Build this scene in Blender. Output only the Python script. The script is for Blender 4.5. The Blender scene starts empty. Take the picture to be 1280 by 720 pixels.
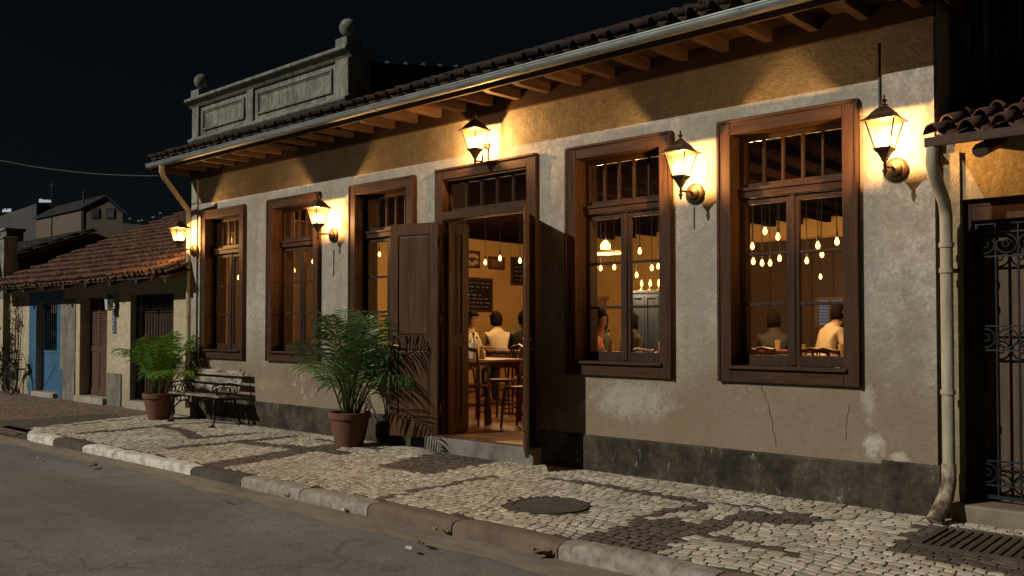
import bpy, bmesh, math, random
from mathutils import Vector, Matrix, Euler
R = math.radians
rnd = random.Random(7)
sc = bpy.context.scene
col = sc.collection

# ------------------------------------------------------------------ camera, sky, sun, exposure
F, YAW, EYE = 1100.0, R(41.8), 1.5
HOR, PITCH_PX = 50.0, 25.0
cd = bpy.data.cameras.new('camera'); cam = bpy.data.objects.new('camera', cd); col.objects.link(cam)
cam.location = (0, 0, EYE)
cam.rotation_euler = (R(90) + math.atan(PITCH_PX / F), 0, YAW)
cd.sensor_width = 36; cd.lens = 36 * F / 1280
cd.shift_y = (HOR - PITCH_PX) / 1280
cd.clip_start = 0.1; cd.clip_end = 2000
sc.camera = cam

SUN = Vector((0.5, 1.0, -0.69)).normalized()
w = bpy.data.worlds.new("World"); sc.world = w; w.use_nodes = True
nt = w.node_tree; nt.nodes.clear()
sky = nt.nodes.new('ShaderNodeTexSky'); sky.sky_type = 'NISHITA'; sky.sun_disc = False
sky.sun_elevation = math.asin(-SUN.z); sky.sun_rotation = math.atan2(-SUN.x, -SUN.y)
bg = nt.nodes.new('ShaderNodeBackground'); bg.inputs[1].default_value = 0.0011
wo = nt.nodes.new('ShaderNodeOutputWorld')
nt.links.new(sky.outputs[0], bg.inputs[0]); nt.links.new(bg.outputs[0], wo.inputs[0])
sl = bpy.data.lights.new('sun', 'SUN'); sl.energy = 3.1; sl.angle = R(0.5); sl.color = (1.0, 0.92, 0.79)  # sun lamp stands in for the unseen street light
so = bpy.data.objects.new('sun', sl); col.objects.link(so); so.location = (-10, -20, 12)
so.rotation_euler = SUN.to_track_quat('-Z', 'Y').to_euler()
sc.view_settings.view_transform = 'Standard'; sc.view_settings.look = 'None'
sc.view_settings.exposure = 0.0; sc.view_settings.gamma = 1.0; sc.view_settings.use_curve_mapping = False
sc.render.engine = 'CYCLES'
sc.cycles.use_denoising = True
sc.cycles.max_bounces = 7; sc.cycles.diffuse_bounces = 3; sc.cycles.glossy_bounces = 3
sc.cycles.transparent_max_bounces = 16; sc.cycles.sample_clamp_indirect = 4.0
sc.cycles.caustics_reflective = False; sc.cycles.caustics_refractive = False

LAMP_COL = (1.0, 0.51, 0.165); LAMP_W = 105.0
BULB_COL = (1.0, 0.55, 0.20); BULB_W = 50.0

# ------------------------------------------------------------------ where things of the photograph stand
DW = 7.52                                     # distance of the facade
FX, FY = -math.sin(YAW), math.cos(YAW); RX, RY = FY, -FX
def ray(u):
    k = (u - 640) / F
    return FX + k * RX, FY + k * RY           # per metre of depth
def on_y(u, Y):
    a, b = ray(u); return Y * a / b
def ground(u, v, z=0.0):
    t = (EYE - z) * F / (v - 410); a, b = ray(u); return (a * t, b * t)
def P(u, v, Y):
    a, b = ray(u); t = Y / b
    return Vector((a * t, Y, EYE + (410 - v) / F * t))
def PX(u, v, X):
    a, b = ray(u); t = X / a
    return Vector((X, b * t, EYE + (410 - v) / F * t))

# ------------------------------------------------------------------ materials
MATS = {}
class N:
    def __init__(s, name):
        m = bpy.data.materials.new(name); m.use_nodes = True; s.m = m; s.t = m.node_tree
        s.b = s.t.nodes['Principled BSDF']; s.out = s.t.nodes['Material Output']; MATS[name] = m
        s.tc = s.t.nodes.new('ShaderNodeTexCoord')
    def n(s, typ, **kw):
        x = s.t.nodes.new(typ)
        for k, v in kw.items():
            if k.startswith('_'): x.inputs[k[1:]].default_value = v
            else: setattr(x, k, v)
        return x
    def l(s, a, b): s.t.links.new(a, b)
    def noise(s, scale, detail=5, rough=.6, mp=None, dist=0.0, off=(0,0,0)):
        x = s.n('ShaderNodeTexNoise'); x.inputs['Scale'].default_value = scale
        x.inputs['Detail'].default_value = detail; x.inputs['Roughness'].default_value = rough
        x.inputs['Distortion'].default_value = dist
        m = s.n('ShaderNodeMapping'); m.inputs['Scale'].default_value = mp or (1,1,1); m.inputs['Location'].default_value = off
        s.l(s.tc.outputs['Object'], m.inputs['Vector']); s.l(m.outputs[0], x.inputs['Vector'])
        return x.outputs['Fac']
    def ramp(s, fac, lo, hi, a=(0,0,0,1), b=(1,1,1,1)):
        x = s.n('ShaderNodeValToRGB'); e = x.color_ramp.elements
        e[0].position = lo; e[1].position = hi; e[0].color = a; e[1].color = b
        s.l(fac, x.inputs[0]); return x.outputs[0]
    def mix(s, fac, a, b, mode='MIX'):
        x = s.n('ShaderNodeMix', data_type='RGBA', blend_type=mode)
        if isinstance(fac, (int, float)): x.inputs[0].default_value = fac
        else: s.l(fac, x.inputs[0])
        for i, v in ((6, a), (7, b)):
            if isinstance(v, tuple): x.inputs[i].default_value = (*v[:3], 1)
            else: s.l(v, x.inputs[i])
        return x.outputs[2]
    def math(s, op, a, b=0.0):
        x = s.n('ShaderNodeMath', operation=op)
        for i, v in ((0, a), (1, b)):
            if isinstance(v, (int, float)): x.inputs[i].default_value = v
            else: s.l(v, x.inputs[i])
        return x.outputs[0]
    def bump(s, h, strength, dist=.01, prev=None):
        x = s.n('ShaderNodeBump'); x.inputs['Strength'].default_value = strength; x.inputs['Distance'].default_value = dist
        s.l(h, x.inputs['Height'])
        if prev: s.l(prev, x.inputs['Normal'])
        return x.outputs[0]
    def zpos(s):
        x = s.n('ShaderNodeSeparateXYZ'); s.l(s.tc.outputs['Object'], x.inputs[0]); return x.outputs
    def done(s, color, rough=.8, normal=None, metal=0.0, spec=.3):
        if isinstance(color, tuple): s.b.inputs['Base Color'].default_value = (*color, 1)
        else: s.l(color, s.b.inputs['Base Color'])
        if isinstance(rough, (int, float)): s.b.inputs['Roughness'].default_value = rough
        else: s.l(rough, s.b.inputs['Roughness'])
        s.b.inputs['Metallic'].default_value = metal; s.b.inputs['Specular IOR Level'].default_value = spec
        if normal is not None: s.l(normal, s.b.inputs['Normal'])
        return s.m

def simple(name, a, b=None, scale=6, mp=(1,1,1), rough=.7, bump=.3, bscale=40, metal=0.0, lo=.3, hi=.7, bdist=.004, spec=.3, dist=0.0, rv=0.0):
    k = N(name); b = b or tuple(c * .6 for c in a)
    f = k.noise(scale, 6, .65, mp, dist)
    c = k.mix(k.ramp(f, lo, hi), b, a)
    if rv:
        oi = k.n('ShaderNodeAttribute', attribute_name='rnd')
        c = k.mix(k.math('MULTIPLY', oi.outputs['Fac'], rv), c, (.0, .0, .0))
    nb = k.noise(bscale, 4, .6, mp)
    return k.done(c, rough, k.bump(nb, bump, bdist), metal, spec)

def plaster(name, base, dirt, damp, amount=1.0, damp_h=.9, patches=()):
    k = N(name)
    big = k.noise(.9, 7, .62); med = k.noise(3.2, 8, .7, off=(3,1,7)); fine = k.noise(26, 6, .7)
    streak = k.noise(1.5, 9, .74, (2.6, 2.6, .42), 1.1); mott = k.noise(7.5, 10, .78, off=(6,2,3))
    c = k.mix(k.math('MULTIPLY', k.ramp(big, .40, .66), .85 * amount), base, dirt)
    c = k.mix(k.math('MULTIPLY', k.ramp(streak, .50, .72), .60 * amount), c, tuple(x * .62 for x in dirt))
    c = k.mix(k.math('MULTIPLY', k.ramp(med, .55, .70), .30 * amount), c, tuple(min(1, x * 1.18) for x in base))
    c = k.mix(k.math('MULTIPLY', k.ramp(mott, .45, .57), .70), c, tuple(x * .58 for x in base))
    c = k.mix(k.math('MULTIPLY', k.ramp(fine, .45, .56), .52), c, tuple(x * .55 for x in base))
    pit = k.ramp(k.noise(15, 6, .8, off=(4,4,9)), .66, .69)
    c = k.mix(k.math('MULTIPLY', pit, .5 * amount), c, tuple(x * .35 for x in dirt))
    z = k.zpos()[2]
    # rising damp: an uneven stain along the foot of the wall
    edge = k.math('ADD', z, k.math('MULTIPLY', k.noise(1.6, 7, .7, (1.0, 1.0, .7)), -1.3))
    mr = k.n('ShaderNodeMapRange'); mr.inputs['From Min'].default_value = damp_h - 1.05; mr.inputs['From Max'].default_value = damp_h - .35
    mr.inputs['To Min'].default_value = .8; mr.inputs['To Max'].default_value = 0
    k.l(edge, mr.inputs['Value'])
    c = k.mix(k.math('MULTIPLY', mr.outputs[0], amount), c, damp)
    # pale salt patches inside the stain
    salt = k.ramp(k.noise(2.6, 9, .75, off=(9,4,2)), .60, .66)
    c = k.mix(k.math('MULTIPLY', k.math('MULTIPLY', salt, mr.outputs[0]), .55 * amount), c, (.52, .49, .43))
    # flakes of old whitewash
    fl = k.ramp(k.noise(5.5, 10, .8, off=(2,8,1)), .68, .70)
    c = k.mix(k.math('MULTIPLY', fl, .35 * amount), c, (.50, .48, .42))
    for (px_, pz_, rx_, rz_, colr, thr) in patches:      # repaired or salted places with a ragged edge
        xyz = k.zpos(); dx = k.math('DIVIDE', k.math('SUBTRACT', xyz[0], px_), rx_); dzz = k.math('DIVIDE', k.math('SUBTRACT', xyz[2], pz_), rz_)
        d2 = k.math('ADD', k.math('MULTIPLY', dx, dx), k.math('MULTIPLY', dzz, dzz))
        m_ = k.math('SUBTRACT', k.math('ADD', k.math('MULTIPLY', k.noise(9, 12, .82, off=(px_, 0, pz_)), 2.4), -.25), k.math('MULTIPLY', d2, .55))
        c = k.mix(k.math('MULTIPLY', k.ramp(m_, thr, thr+.40), .55), c, colr)
    b1 = k.bump(k.noise(6, 9, .7), .6, .03); b2 = k.bump(fine, .6, .010, b1)
    b3 = k.bump(fl, .3, .003, b2)
    return k.done(c, .92, b3, 0, .15)

def wx(u, v):                                  # local coordinates of a place on the facade
    p = P(u, v, DW); return p.x + 8.0775, p.z
PLASTER = plaster('lime_plaster', (.42, .395, .34), (.25, .21, .15), (.175, .135, .088), 1.0, 1.30,
    [(*wx(790, 500), .62, .26, (.40, .385, .33), .52), (*wx(1090, 556), .14, .15, (.60, .58, .53), .62), (*wx(1126, 572), .12, .09, (.55, .53, .47), .66),
     (*wx(1085, 505), .10, .25, (.42, .40, .34), .66), (*wx(700, 520), .14, .14, (.30, .28, .23), .62), (*wx(1140, 420), .22, .9, (.20, .165, .12), .70), (*wx(985, 520), .9, .22, (.20, .165, .115), .72),
     (*wx(560, 190), .3, .10, (.27, .21, .14), .66), (*wx(800, 110), .9, .16, (.24, .18, .11), .70), (*wx(870, 330), .12, .5, (.30, .27, .21), .68), (*wx(330, 480), .9, .15, (.28, .235, .165), .66)])
CREAM = plaster('cream_plaster', (.52, .46, .32), (.36, .31, .20), (.24, .205, .15), .8, .5)
TAN = plaster('tan_plaster', (.36, .29, .17), (.22, .17, .10), (.15, .12, .08), .8, .5)
INNER = simple('ochre_paint', (.50, .34, .15), (.42, .275, .115), 1.5, bump=.1)
SKIRT = None
def skirting():
    k = N('mouldy_skirting'); a = k.noise(1.7, 10, .72); st = k.noise(3.2, 12, .85, (1.5, 1.5, .8), .15, (3,0,1)); f = k.noise(24, 6, .75); z = k.zpos()[2]
    c = k.mix(k.ramp(a, .40, .62), (.022, .019, .016), (.085, .070, .052))
    c = k.mix(k.math('MULTIPLY', k.ramp(st, .50, .68), .55), c, (.15, .132, .10))
    c = k.mix(k.math('MULTIPLY', k.ramp(f, .45, .62), .5), c, (.02, .018, .014))
    fl = k.ramp(k.noise(4.5, 12, .85, (1.6, 1.6, .55), off=(1,5,3)), .585, .63)
    c = k.mix(k.math('MULTIPLY', fl, .75), c, (.36, .34, .29))
    return k.done(c, .93, k.bump(f, .6, .01, k.bump(a, .5, .02)), 0, .15)
SKIRT = skirting()
STONEBASE = simple('grey_stone', (.22, .205, .175), (.08, .075, .062), 4, (1, 1, .5), .9, .5, 30)
CASING = simple('brown_casing_wood', (.064, .032, .017), (.024, .012, .007), 3, (9, 9, .7), .6, .5, 8, bdist=.004, dist=.6, spec=.12)
CASING_X = simple('brown_casing_wood_flat', (.064, .032, .017), (.024, .012, .007), 3, (.7, 9, 9), .6, .5, 8, bdist=.004, dist=.6, spec=.12)
SASH = simple('sash_wood', (.050, .027, .015), (.020, .011, .007), 3, (9, 9, .9), .55, .4, 10, spec=.12)
DOORW = simple('door_wood', (.095, .050, .024), (.036, .018, .009), 2.6, (10, 10, .55), .55, .5, 6, dist=.8, spec=.12)
PLANKW = simple('dark_plank_wood', (.055, .030, .019), (.026, .014, .009), 3, (10, 10, .6), .6, .4, 8)
RAFTER = simple('rafter_wood', (.075, .040, .021), (.034, .018, .010), 3, (8, .7, 8), .7, .4, 8)
SOFFIT = simple('soffit_boards', (.050, .025, .014), (.026, .013, .008), 2, (.5, 14, 4), .75, .5, 5)
FLOORW = simple('oak_floor', (.22, .105, .045), (.11, .05, .022), 2, (1, 9, 1), .42, .3, 10)
GUTTER = simple('gutter_zinc', (.26, .29, .29), (.13, .15, .15), 3, (1, 4, 4), .5, .2, 20, metal=.3)
PIPE = simple('painted_pipe', (.42, .38, .29), (.22, .19, .14), 3, (3, 3, .6), .55, .3, 20)
PIPEBASE = simple('rusty_pipe', (.30, .26, .19), (.07, .05, .035), 9, (1, 1, .6), .8, .5, 30, lo=.42, hi=.6)
IRON = simple('black_iron', (.022, .021, .022), (.010, .010, .010), 8, rough=.45, bump=.3, metal=.6)
GATEIRON = simple('blue_black_iron', (.026, .030, .034), (.012, .013, .014), 8, rough=.5, bump=.3, metal=.5)
BRASS = simple('old_brass', (.22, .16, .08), (.10, .07, .035), 8, rough=.4, bump=.2, metal=.8)
BRONZE = simple('aged_bronze', (.10, .065, .035), (.04, .026, .015), 14, rough=.5, bump=.35, metal=.7)
def rooftile(name, a, b, moss):
    k = N(name)
    f = k.noise(5, 7, .7); at = k.n('ShaderNodeAttribute', attribute_name='rnd')
    c = k.mix(at.outputs['Fac'], a, b)
    c = k.mix(k.math('MULTIPLY', k.ramp(f, .42, .62), .85), c, moss)
    return k.done(c, .88, k.bump(k.noise(38, 5, .65), .5, .006), 0, .2)
TILE = rooftile('mouldy_roof_tile', (.060, .034, .024), (.032, .022, .018), (.013, .012, .011))
TILE2 = rooftile('brown_roof_tile', (.17, .078, .046), (.085, .046, .032), (.038, .028, .022))
TILE3 = rooftile('grey_roof_tile', (.05, .04, .034), (.028, .024, .022), (.014, .013, .012))
def cement():
    k = N('weathered_cement'); a = k.noise(2.2, 10, .75); st = k.noise(2.0, 10, .78, (4.5, 4.5, .55), .8, (2,7,1)); f = k.noise(22, 6, .75)
    c = k.mix(k.ramp(st, .40, .62), (.26, .27, .235), (.095, .10, .085))
    c = k.mix(k.math('MULTIPLY', k.ramp(a, .48, .66), .75), c, (.05, .052, .045))
    c = k.mix(k.math('MULTIPLY', k.ramp(f, .45, .64), .45), c, (.07, .07, .06))
    return k.done(c, .95, k.bump(f, .5, .01, k.bump(a, .4, .02)), 0, .1)
PARA = cement()
STAIN = None
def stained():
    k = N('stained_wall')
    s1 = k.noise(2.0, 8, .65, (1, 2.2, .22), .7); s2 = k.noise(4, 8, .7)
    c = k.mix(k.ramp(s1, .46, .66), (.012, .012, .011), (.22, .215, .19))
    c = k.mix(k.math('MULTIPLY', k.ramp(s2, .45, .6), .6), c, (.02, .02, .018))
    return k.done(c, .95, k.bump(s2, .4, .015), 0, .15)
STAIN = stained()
BLUE = simple('blue_paint', (.040, .125, .235), (.028, .085, .16), 3, (1, 1, .5), .55, .25, 30)
DKBLUE = simple('dark_blue_paint', (.02, .04, .065), (.012, .022, .04), 3, rough=.5)
ROOM = simple('unlit_room', (.03, .025, .02), (.015, .012, .01), 2)
LOUVRE = simple('louvre_wood', (.105, .055, .034), (.055, .028, .018), 3, (8, 8, .6), .6, .4, 8)
TERRA = simple('terracotta', (.17, .075, .048), (.10, .046, .03), 4, rough=.75, bump=.25, bscale=60)
SOIL = simple('soil', (.03, .022, .015), None, 20, rough=1, bump=.8)
def leafmat(name, a, b):
    k = N(name); at = k.n('ShaderNodeAttribute', attribute_name='rnd')
    c = k.mix(at.outputs['Fac'], a, b); k.done(c, .42, None, 0, .4)
    tr = k.n('ShaderNodeBsdfTranslucent'); k.l(c, tr.inputs[0])
    mx = k.n('ShaderNodeMixShader'); mx.inputs[0].default_value = .25
    k.l(k.b.outputs[0], mx.inputs[1]); k.l(tr.outputs[0], mx.inputs[2]); k.l(mx.outputs[0], k.out.inputs[0])
    return k.m
PALMLEAF = leafmat('palm_leaf', (.036, .105, .028), (.085, .16, .048))
PALMLIGHT = leafmat('palm_leaf_light', (.075, .20, .025), (.14, .28, .045))
VINELEAF = leafmat('ivy_leaf', (.025, .07, .03), (.05, .10, .045))
STEM = simple('palm_stem', (.10, .12, .035), (.06, .065, .025), 10)
TWIG = simple('dry_twig', (.12, .085, .05), (.06, .042, .026), 10)
BENCHW = simple('worn_grey_plank', (.34, .31, .265), (.085, .07, .055), 3.5, (1.4, 9, 9), .85, .6, 9, lo=.40, hi=.62, dist=.5)
CHAIRW = simple('chair_wood', (.085, .034, .016), (.04, .016, .008), 4, (6, 6, 1), .4, .2, 10)
TABLEW = simple('table_wood', (.13, .055, .025), (.07, .028, .013), 3, (1, 8, 1), .35, .2, 10)
BLACK = simple('black_board', (.012, .011, .010), None, 4, rough=.8)
CHALK = simple('chalk', (.55, .5, .42), (.3, .27, .22), 30)
PAPER = simple('white_paper', (.6, .57, .5), (.45, .42, .36), 10)
DRYLEAF = simple('dry_leaf', (.22, .13, .06), (.11, .065, .03), 10)
SKIN = simple('skin', (.21, .11, .066), (.18, .09, .055), 5, bump=.05)
HAIRM = simple('dark_hair', (.008, .006, .005), None, 20, rough=.9, spec=.05, bump=.8, bscale=60)
SHIRT_W = simple('white_shirt', (.42, .36, .29), (.30, .25, .20), 6, bump=.4, bscale=12, bdist=.02)
SHIRT_D = simple('black_shirt', (.022, .020, .020), None, 6, bump=.4, bscale=12, bdist=.02)
SHIRT_R = simple('rust_shirt', (.30, .085, .04), (.2, .06, .03), 6, bump=.4, bscale=12, bdist=.02)
TROUS = simple('dark_trousers', (.025, .027, .035), None, 8)
RUBBER = simple('rubber', (.015, .015, .015), None, 10, rough=.7)
CHROME = simple('dull_steel', (.3, .3, .3), (.18, .18, .18), 10, rough=.35, metal=.8)
BGWALL = simple('far_brown_wall', (.105, .080, .058), (.08, .06, .044), .6)
BGGREY = simple('far_grey_wall', (.06, .06, .065), (.04, .04, .045), .6)
BGDARK = simple('far_dark', (.010, .010, .012), None, .6)
SIGNBLUE = simple('enamel_blue', (.02, .07, .17), None, 8, rough=.3)
ENAMEL = simple('enamel_white', (.6, .62, .62), None, 8, rough=.3)
BOTTLE_W = simple('pale_bottle', (.5, .42, .3), (.4, .3, .2), 8, rough=.2)

def asphalt():
    k = N('asphalt')
    big = k.noise(.32, 6, .62, dist=.5); grit = k.noise(55, 5, .75); med = k.noise(3.2, 8, .72); worn = k.noise(.9, 8, .7, (.35, 1.6, 1), off=(4, 1, 0))
    c = k.mix(k.ramp(big, .36, .62), (.180, .184, .182), (.262, .274, .280))
    c = k.mix(k.math('MULTIPLY', k.ramp(med, .46, .70), .55), c, (.115, .108, .096))
    c = k.mix(k.math('MULTIPLY', k.ramp(worn, .52, .72), .40), c, (.27, .255, .22))
    c = k.mix(k.math('MULTIPLY', k.ramp(grit, .58, .70), .38), c, (.36, .35, .32))
    c = k.mix(k.math('MULTIPLY', k.ramp(grit, .44, .32), .5), c, (.06, .058, .054))
    fl = k.ramp(k.noise(1.6, 12, .82, (.4, 1.8, 1), off=(5,2,0)), .605, .65)
    c = k.mix(k.math('MULTIPLY', fl, .75), c, (.06, .055, .048))
    y = k.zpos()[1]                                   # wheel tracks polished along the lane
    tr = k.math('ADD', k.math('SINE', k.math('MULTIPLY', k.math('ADD', y, k.math('MULTIPLY', k.noise(.25, 3), .6)), 3.6)), k.math('MULTIPLY', med, 1.2))
    c = k.mix(k.math('MULTIPLY', k.ramp(tr, .7, 1.5), .30), c, (.10, .098, .09))
    vo = k.n('ShaderNodeTexVoronoi', feature='DISTANCE_TO_EDGE'); vo.inputs['Scale'].default_value = .55
    dm = k.n('ShaderNodeVectorMath', operation='ADD'); nz = k.n('ShaderNodeTexNoise'); nz.inputs['Scale'].default_value = 2.5; nz.inputs['Detail'].default_value = 6
    k.l(k.tc.outputs['Object'], nz.inputs['Vector']); k.l(k.tc.outputs['Object'], dm.inputs[0]); k.l(nz.outputs['Color'], dm.inputs[1]); k.l(dm.outputs[0], vo.inputs['Vector'])
    ck = k.math('MULTIPLY', k.ramp(vo.outputs['Distance'], .0, .012, (1,1,1,1), (0,0,0,1)), k.ramp(big, .46, .52))
    c = k.mix(k.math('MULTIPLY', ck, .5), c, (.03, .028, .025))
    b = k.bump(grit, .55, .012, k.bump(med, .25, .03))
    return k.done(c, .85, b, 0, .12)
ASPHALT = asphalt()
GUTTERSAND = simple('silted_gutter', (.23, .20, .155), (.125, .108, .085), 3.5, (.6, 2, 1), .95, .6, 60, lo=.3, hi=.68)
MORTAR = simple('sand_joint', (.10, .083, .060), (.048, .039, .028), 6, rough=1, bump=.7)
def stone(name, a, b, dirt, dirtamt=.55):
    k = N(name); at = k.n('ShaderNodeAttribute', attribute_name='rnd')
    c = k.mix(at.outputs['Fac'], a, b)
    c = k.mix(k.math('MULTIPLY', k.ramp(k.noise(.8, 7, .65), .44, .68), dirtamt), c, dirt)
    c = k.mix(k.math('MULTIPLY', k.ramp(k.noise(30, 4, .7), .5, .75), .35), c, tuple(x * .55 for x in a))
    return k.done(c, .72, k.bump(k.noise(45, 4, .7), .5, .005), 0, .3)
COB_L = stone('light_limestone', (.53, .49, .405), (.27, .24, .185), (.20, .175, .13))
COB_D = stone('dark_basalt', (.105, .084, .070), (.060, .048, .042), (.05, .04, .033))
BRICKP = stone('brown_paver', (.17, .115, .085), (.115, .080, .062), (.09, .066, .05))
K_WHITE = simple('worn_white_kerb', (.55, .53, .47), (.20, .185, .155), 5, (1, 1, 1.5), .85, .5, 50, lo=.30, hi=.52)
K_DARK = simple('dark_kerb', (.085, .072, .058), (.04, .034, .028), 5, rough=.9, bump=.6, bscale=50)
K_BROWN = simple('brown_kerb', (.17, .125, .09), (.085, .062, .046), 4, rough=.9, bump=.6, bscale=50)
K_GREY = simple('granite_kerb', (.34, .31, .26), (.13, .115, .095), 12, rough=.9, bump=.7, bscale=60)

def glass():
    k = N('window_glass'); k.t.nodes.remove(k.b)
    tr = k.n('ShaderNodeBsdfTransparent'); tr.inputs[0].default_value = (.93, .93, .91, 1)
    gl = k.n('ShaderNodeBsdfGlossy'); gl.inputs['Roughness'].default_value = .02
    lw = k.n('ShaderNodeLayerWeight'); sch = k.math('ADD', k.math('MULTIPLY', k.math('POWER', lw.outputs['Facing'], 5.0), .90), .045)
    b = k.bump(k.noise(1.3, 2), .06, .05); k.l(b, gl.inputs['Normal'])
    mx = k.n('ShaderNodeMixShader'); k.l(sch, mx.inputs[0]); k.l(tr.outputs[0], mx.inputs[1]); k.l(gl.outputs[0], mx.inputs[2])
    k.l(mx.outputs[0], k.out.inputs[0]); return k.m
GLASS = glass()
def frosted():
    k = N('frosted_lamp_glass'); k.t.nodes.remove(k.b)
    tr = k.n('ShaderNodeBsdfTransparent'); tr.inputs[0].default_value = (1, .97, .9, 1)
    tl = k.n('ShaderNodeBsdfTranslucent'); tl.inputs[0].default_value = (.95, .80, .55, 1)
    mx = k.n('ShaderNodeMixShader'); mx.inputs[0].default_value = .028
    k.l(tr.outputs[0], mx.inputs[1]); k.l(tl.outputs[0], mx.inputs[2]); k.l(mx.outputs[0], k.out.inputs[0]); return k.m
FROST = frosted()
def emis(name, c, s, clear=False):
    k = N(name); k.t.nodes.remove(k.b)
    e = k.n('ShaderNodeEmission'); e.inputs[0].default_value = (*c, 1); e.inputs[1].default_value = s
    if clear:                                   # a clear envelope: the light passes through it
        tr = k.n('ShaderNodeBsdfTransparent'); ad = k.n('ShaderNodeAddShader'); k.l(e.outputs[0], ad.inputs[0]); k.l(tr.outputs[0], ad.inputs[1]); k.l(ad.outputs[0], k.out.inputs[0])
    else: k.l(e.outputs[0], k.out.inputs[0])
    k.m.cycles.emission_sampling = 'NONE'; return k.m
BULB = emis('lit_lantern_bulb', (1, .72, .32), 5, True)
EDISON = emis('lit_edison_bulb', (1, .60, .17), 3, True)
BLUEPANE = emis('night_blue_pane', (.30, .42, .62), .30)
SIGNLIT = emis('lit_letters', (.75, .8, .85), .5)
FARLIT = emis('far_window_light', (.8, .75, .6), .12)

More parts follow.
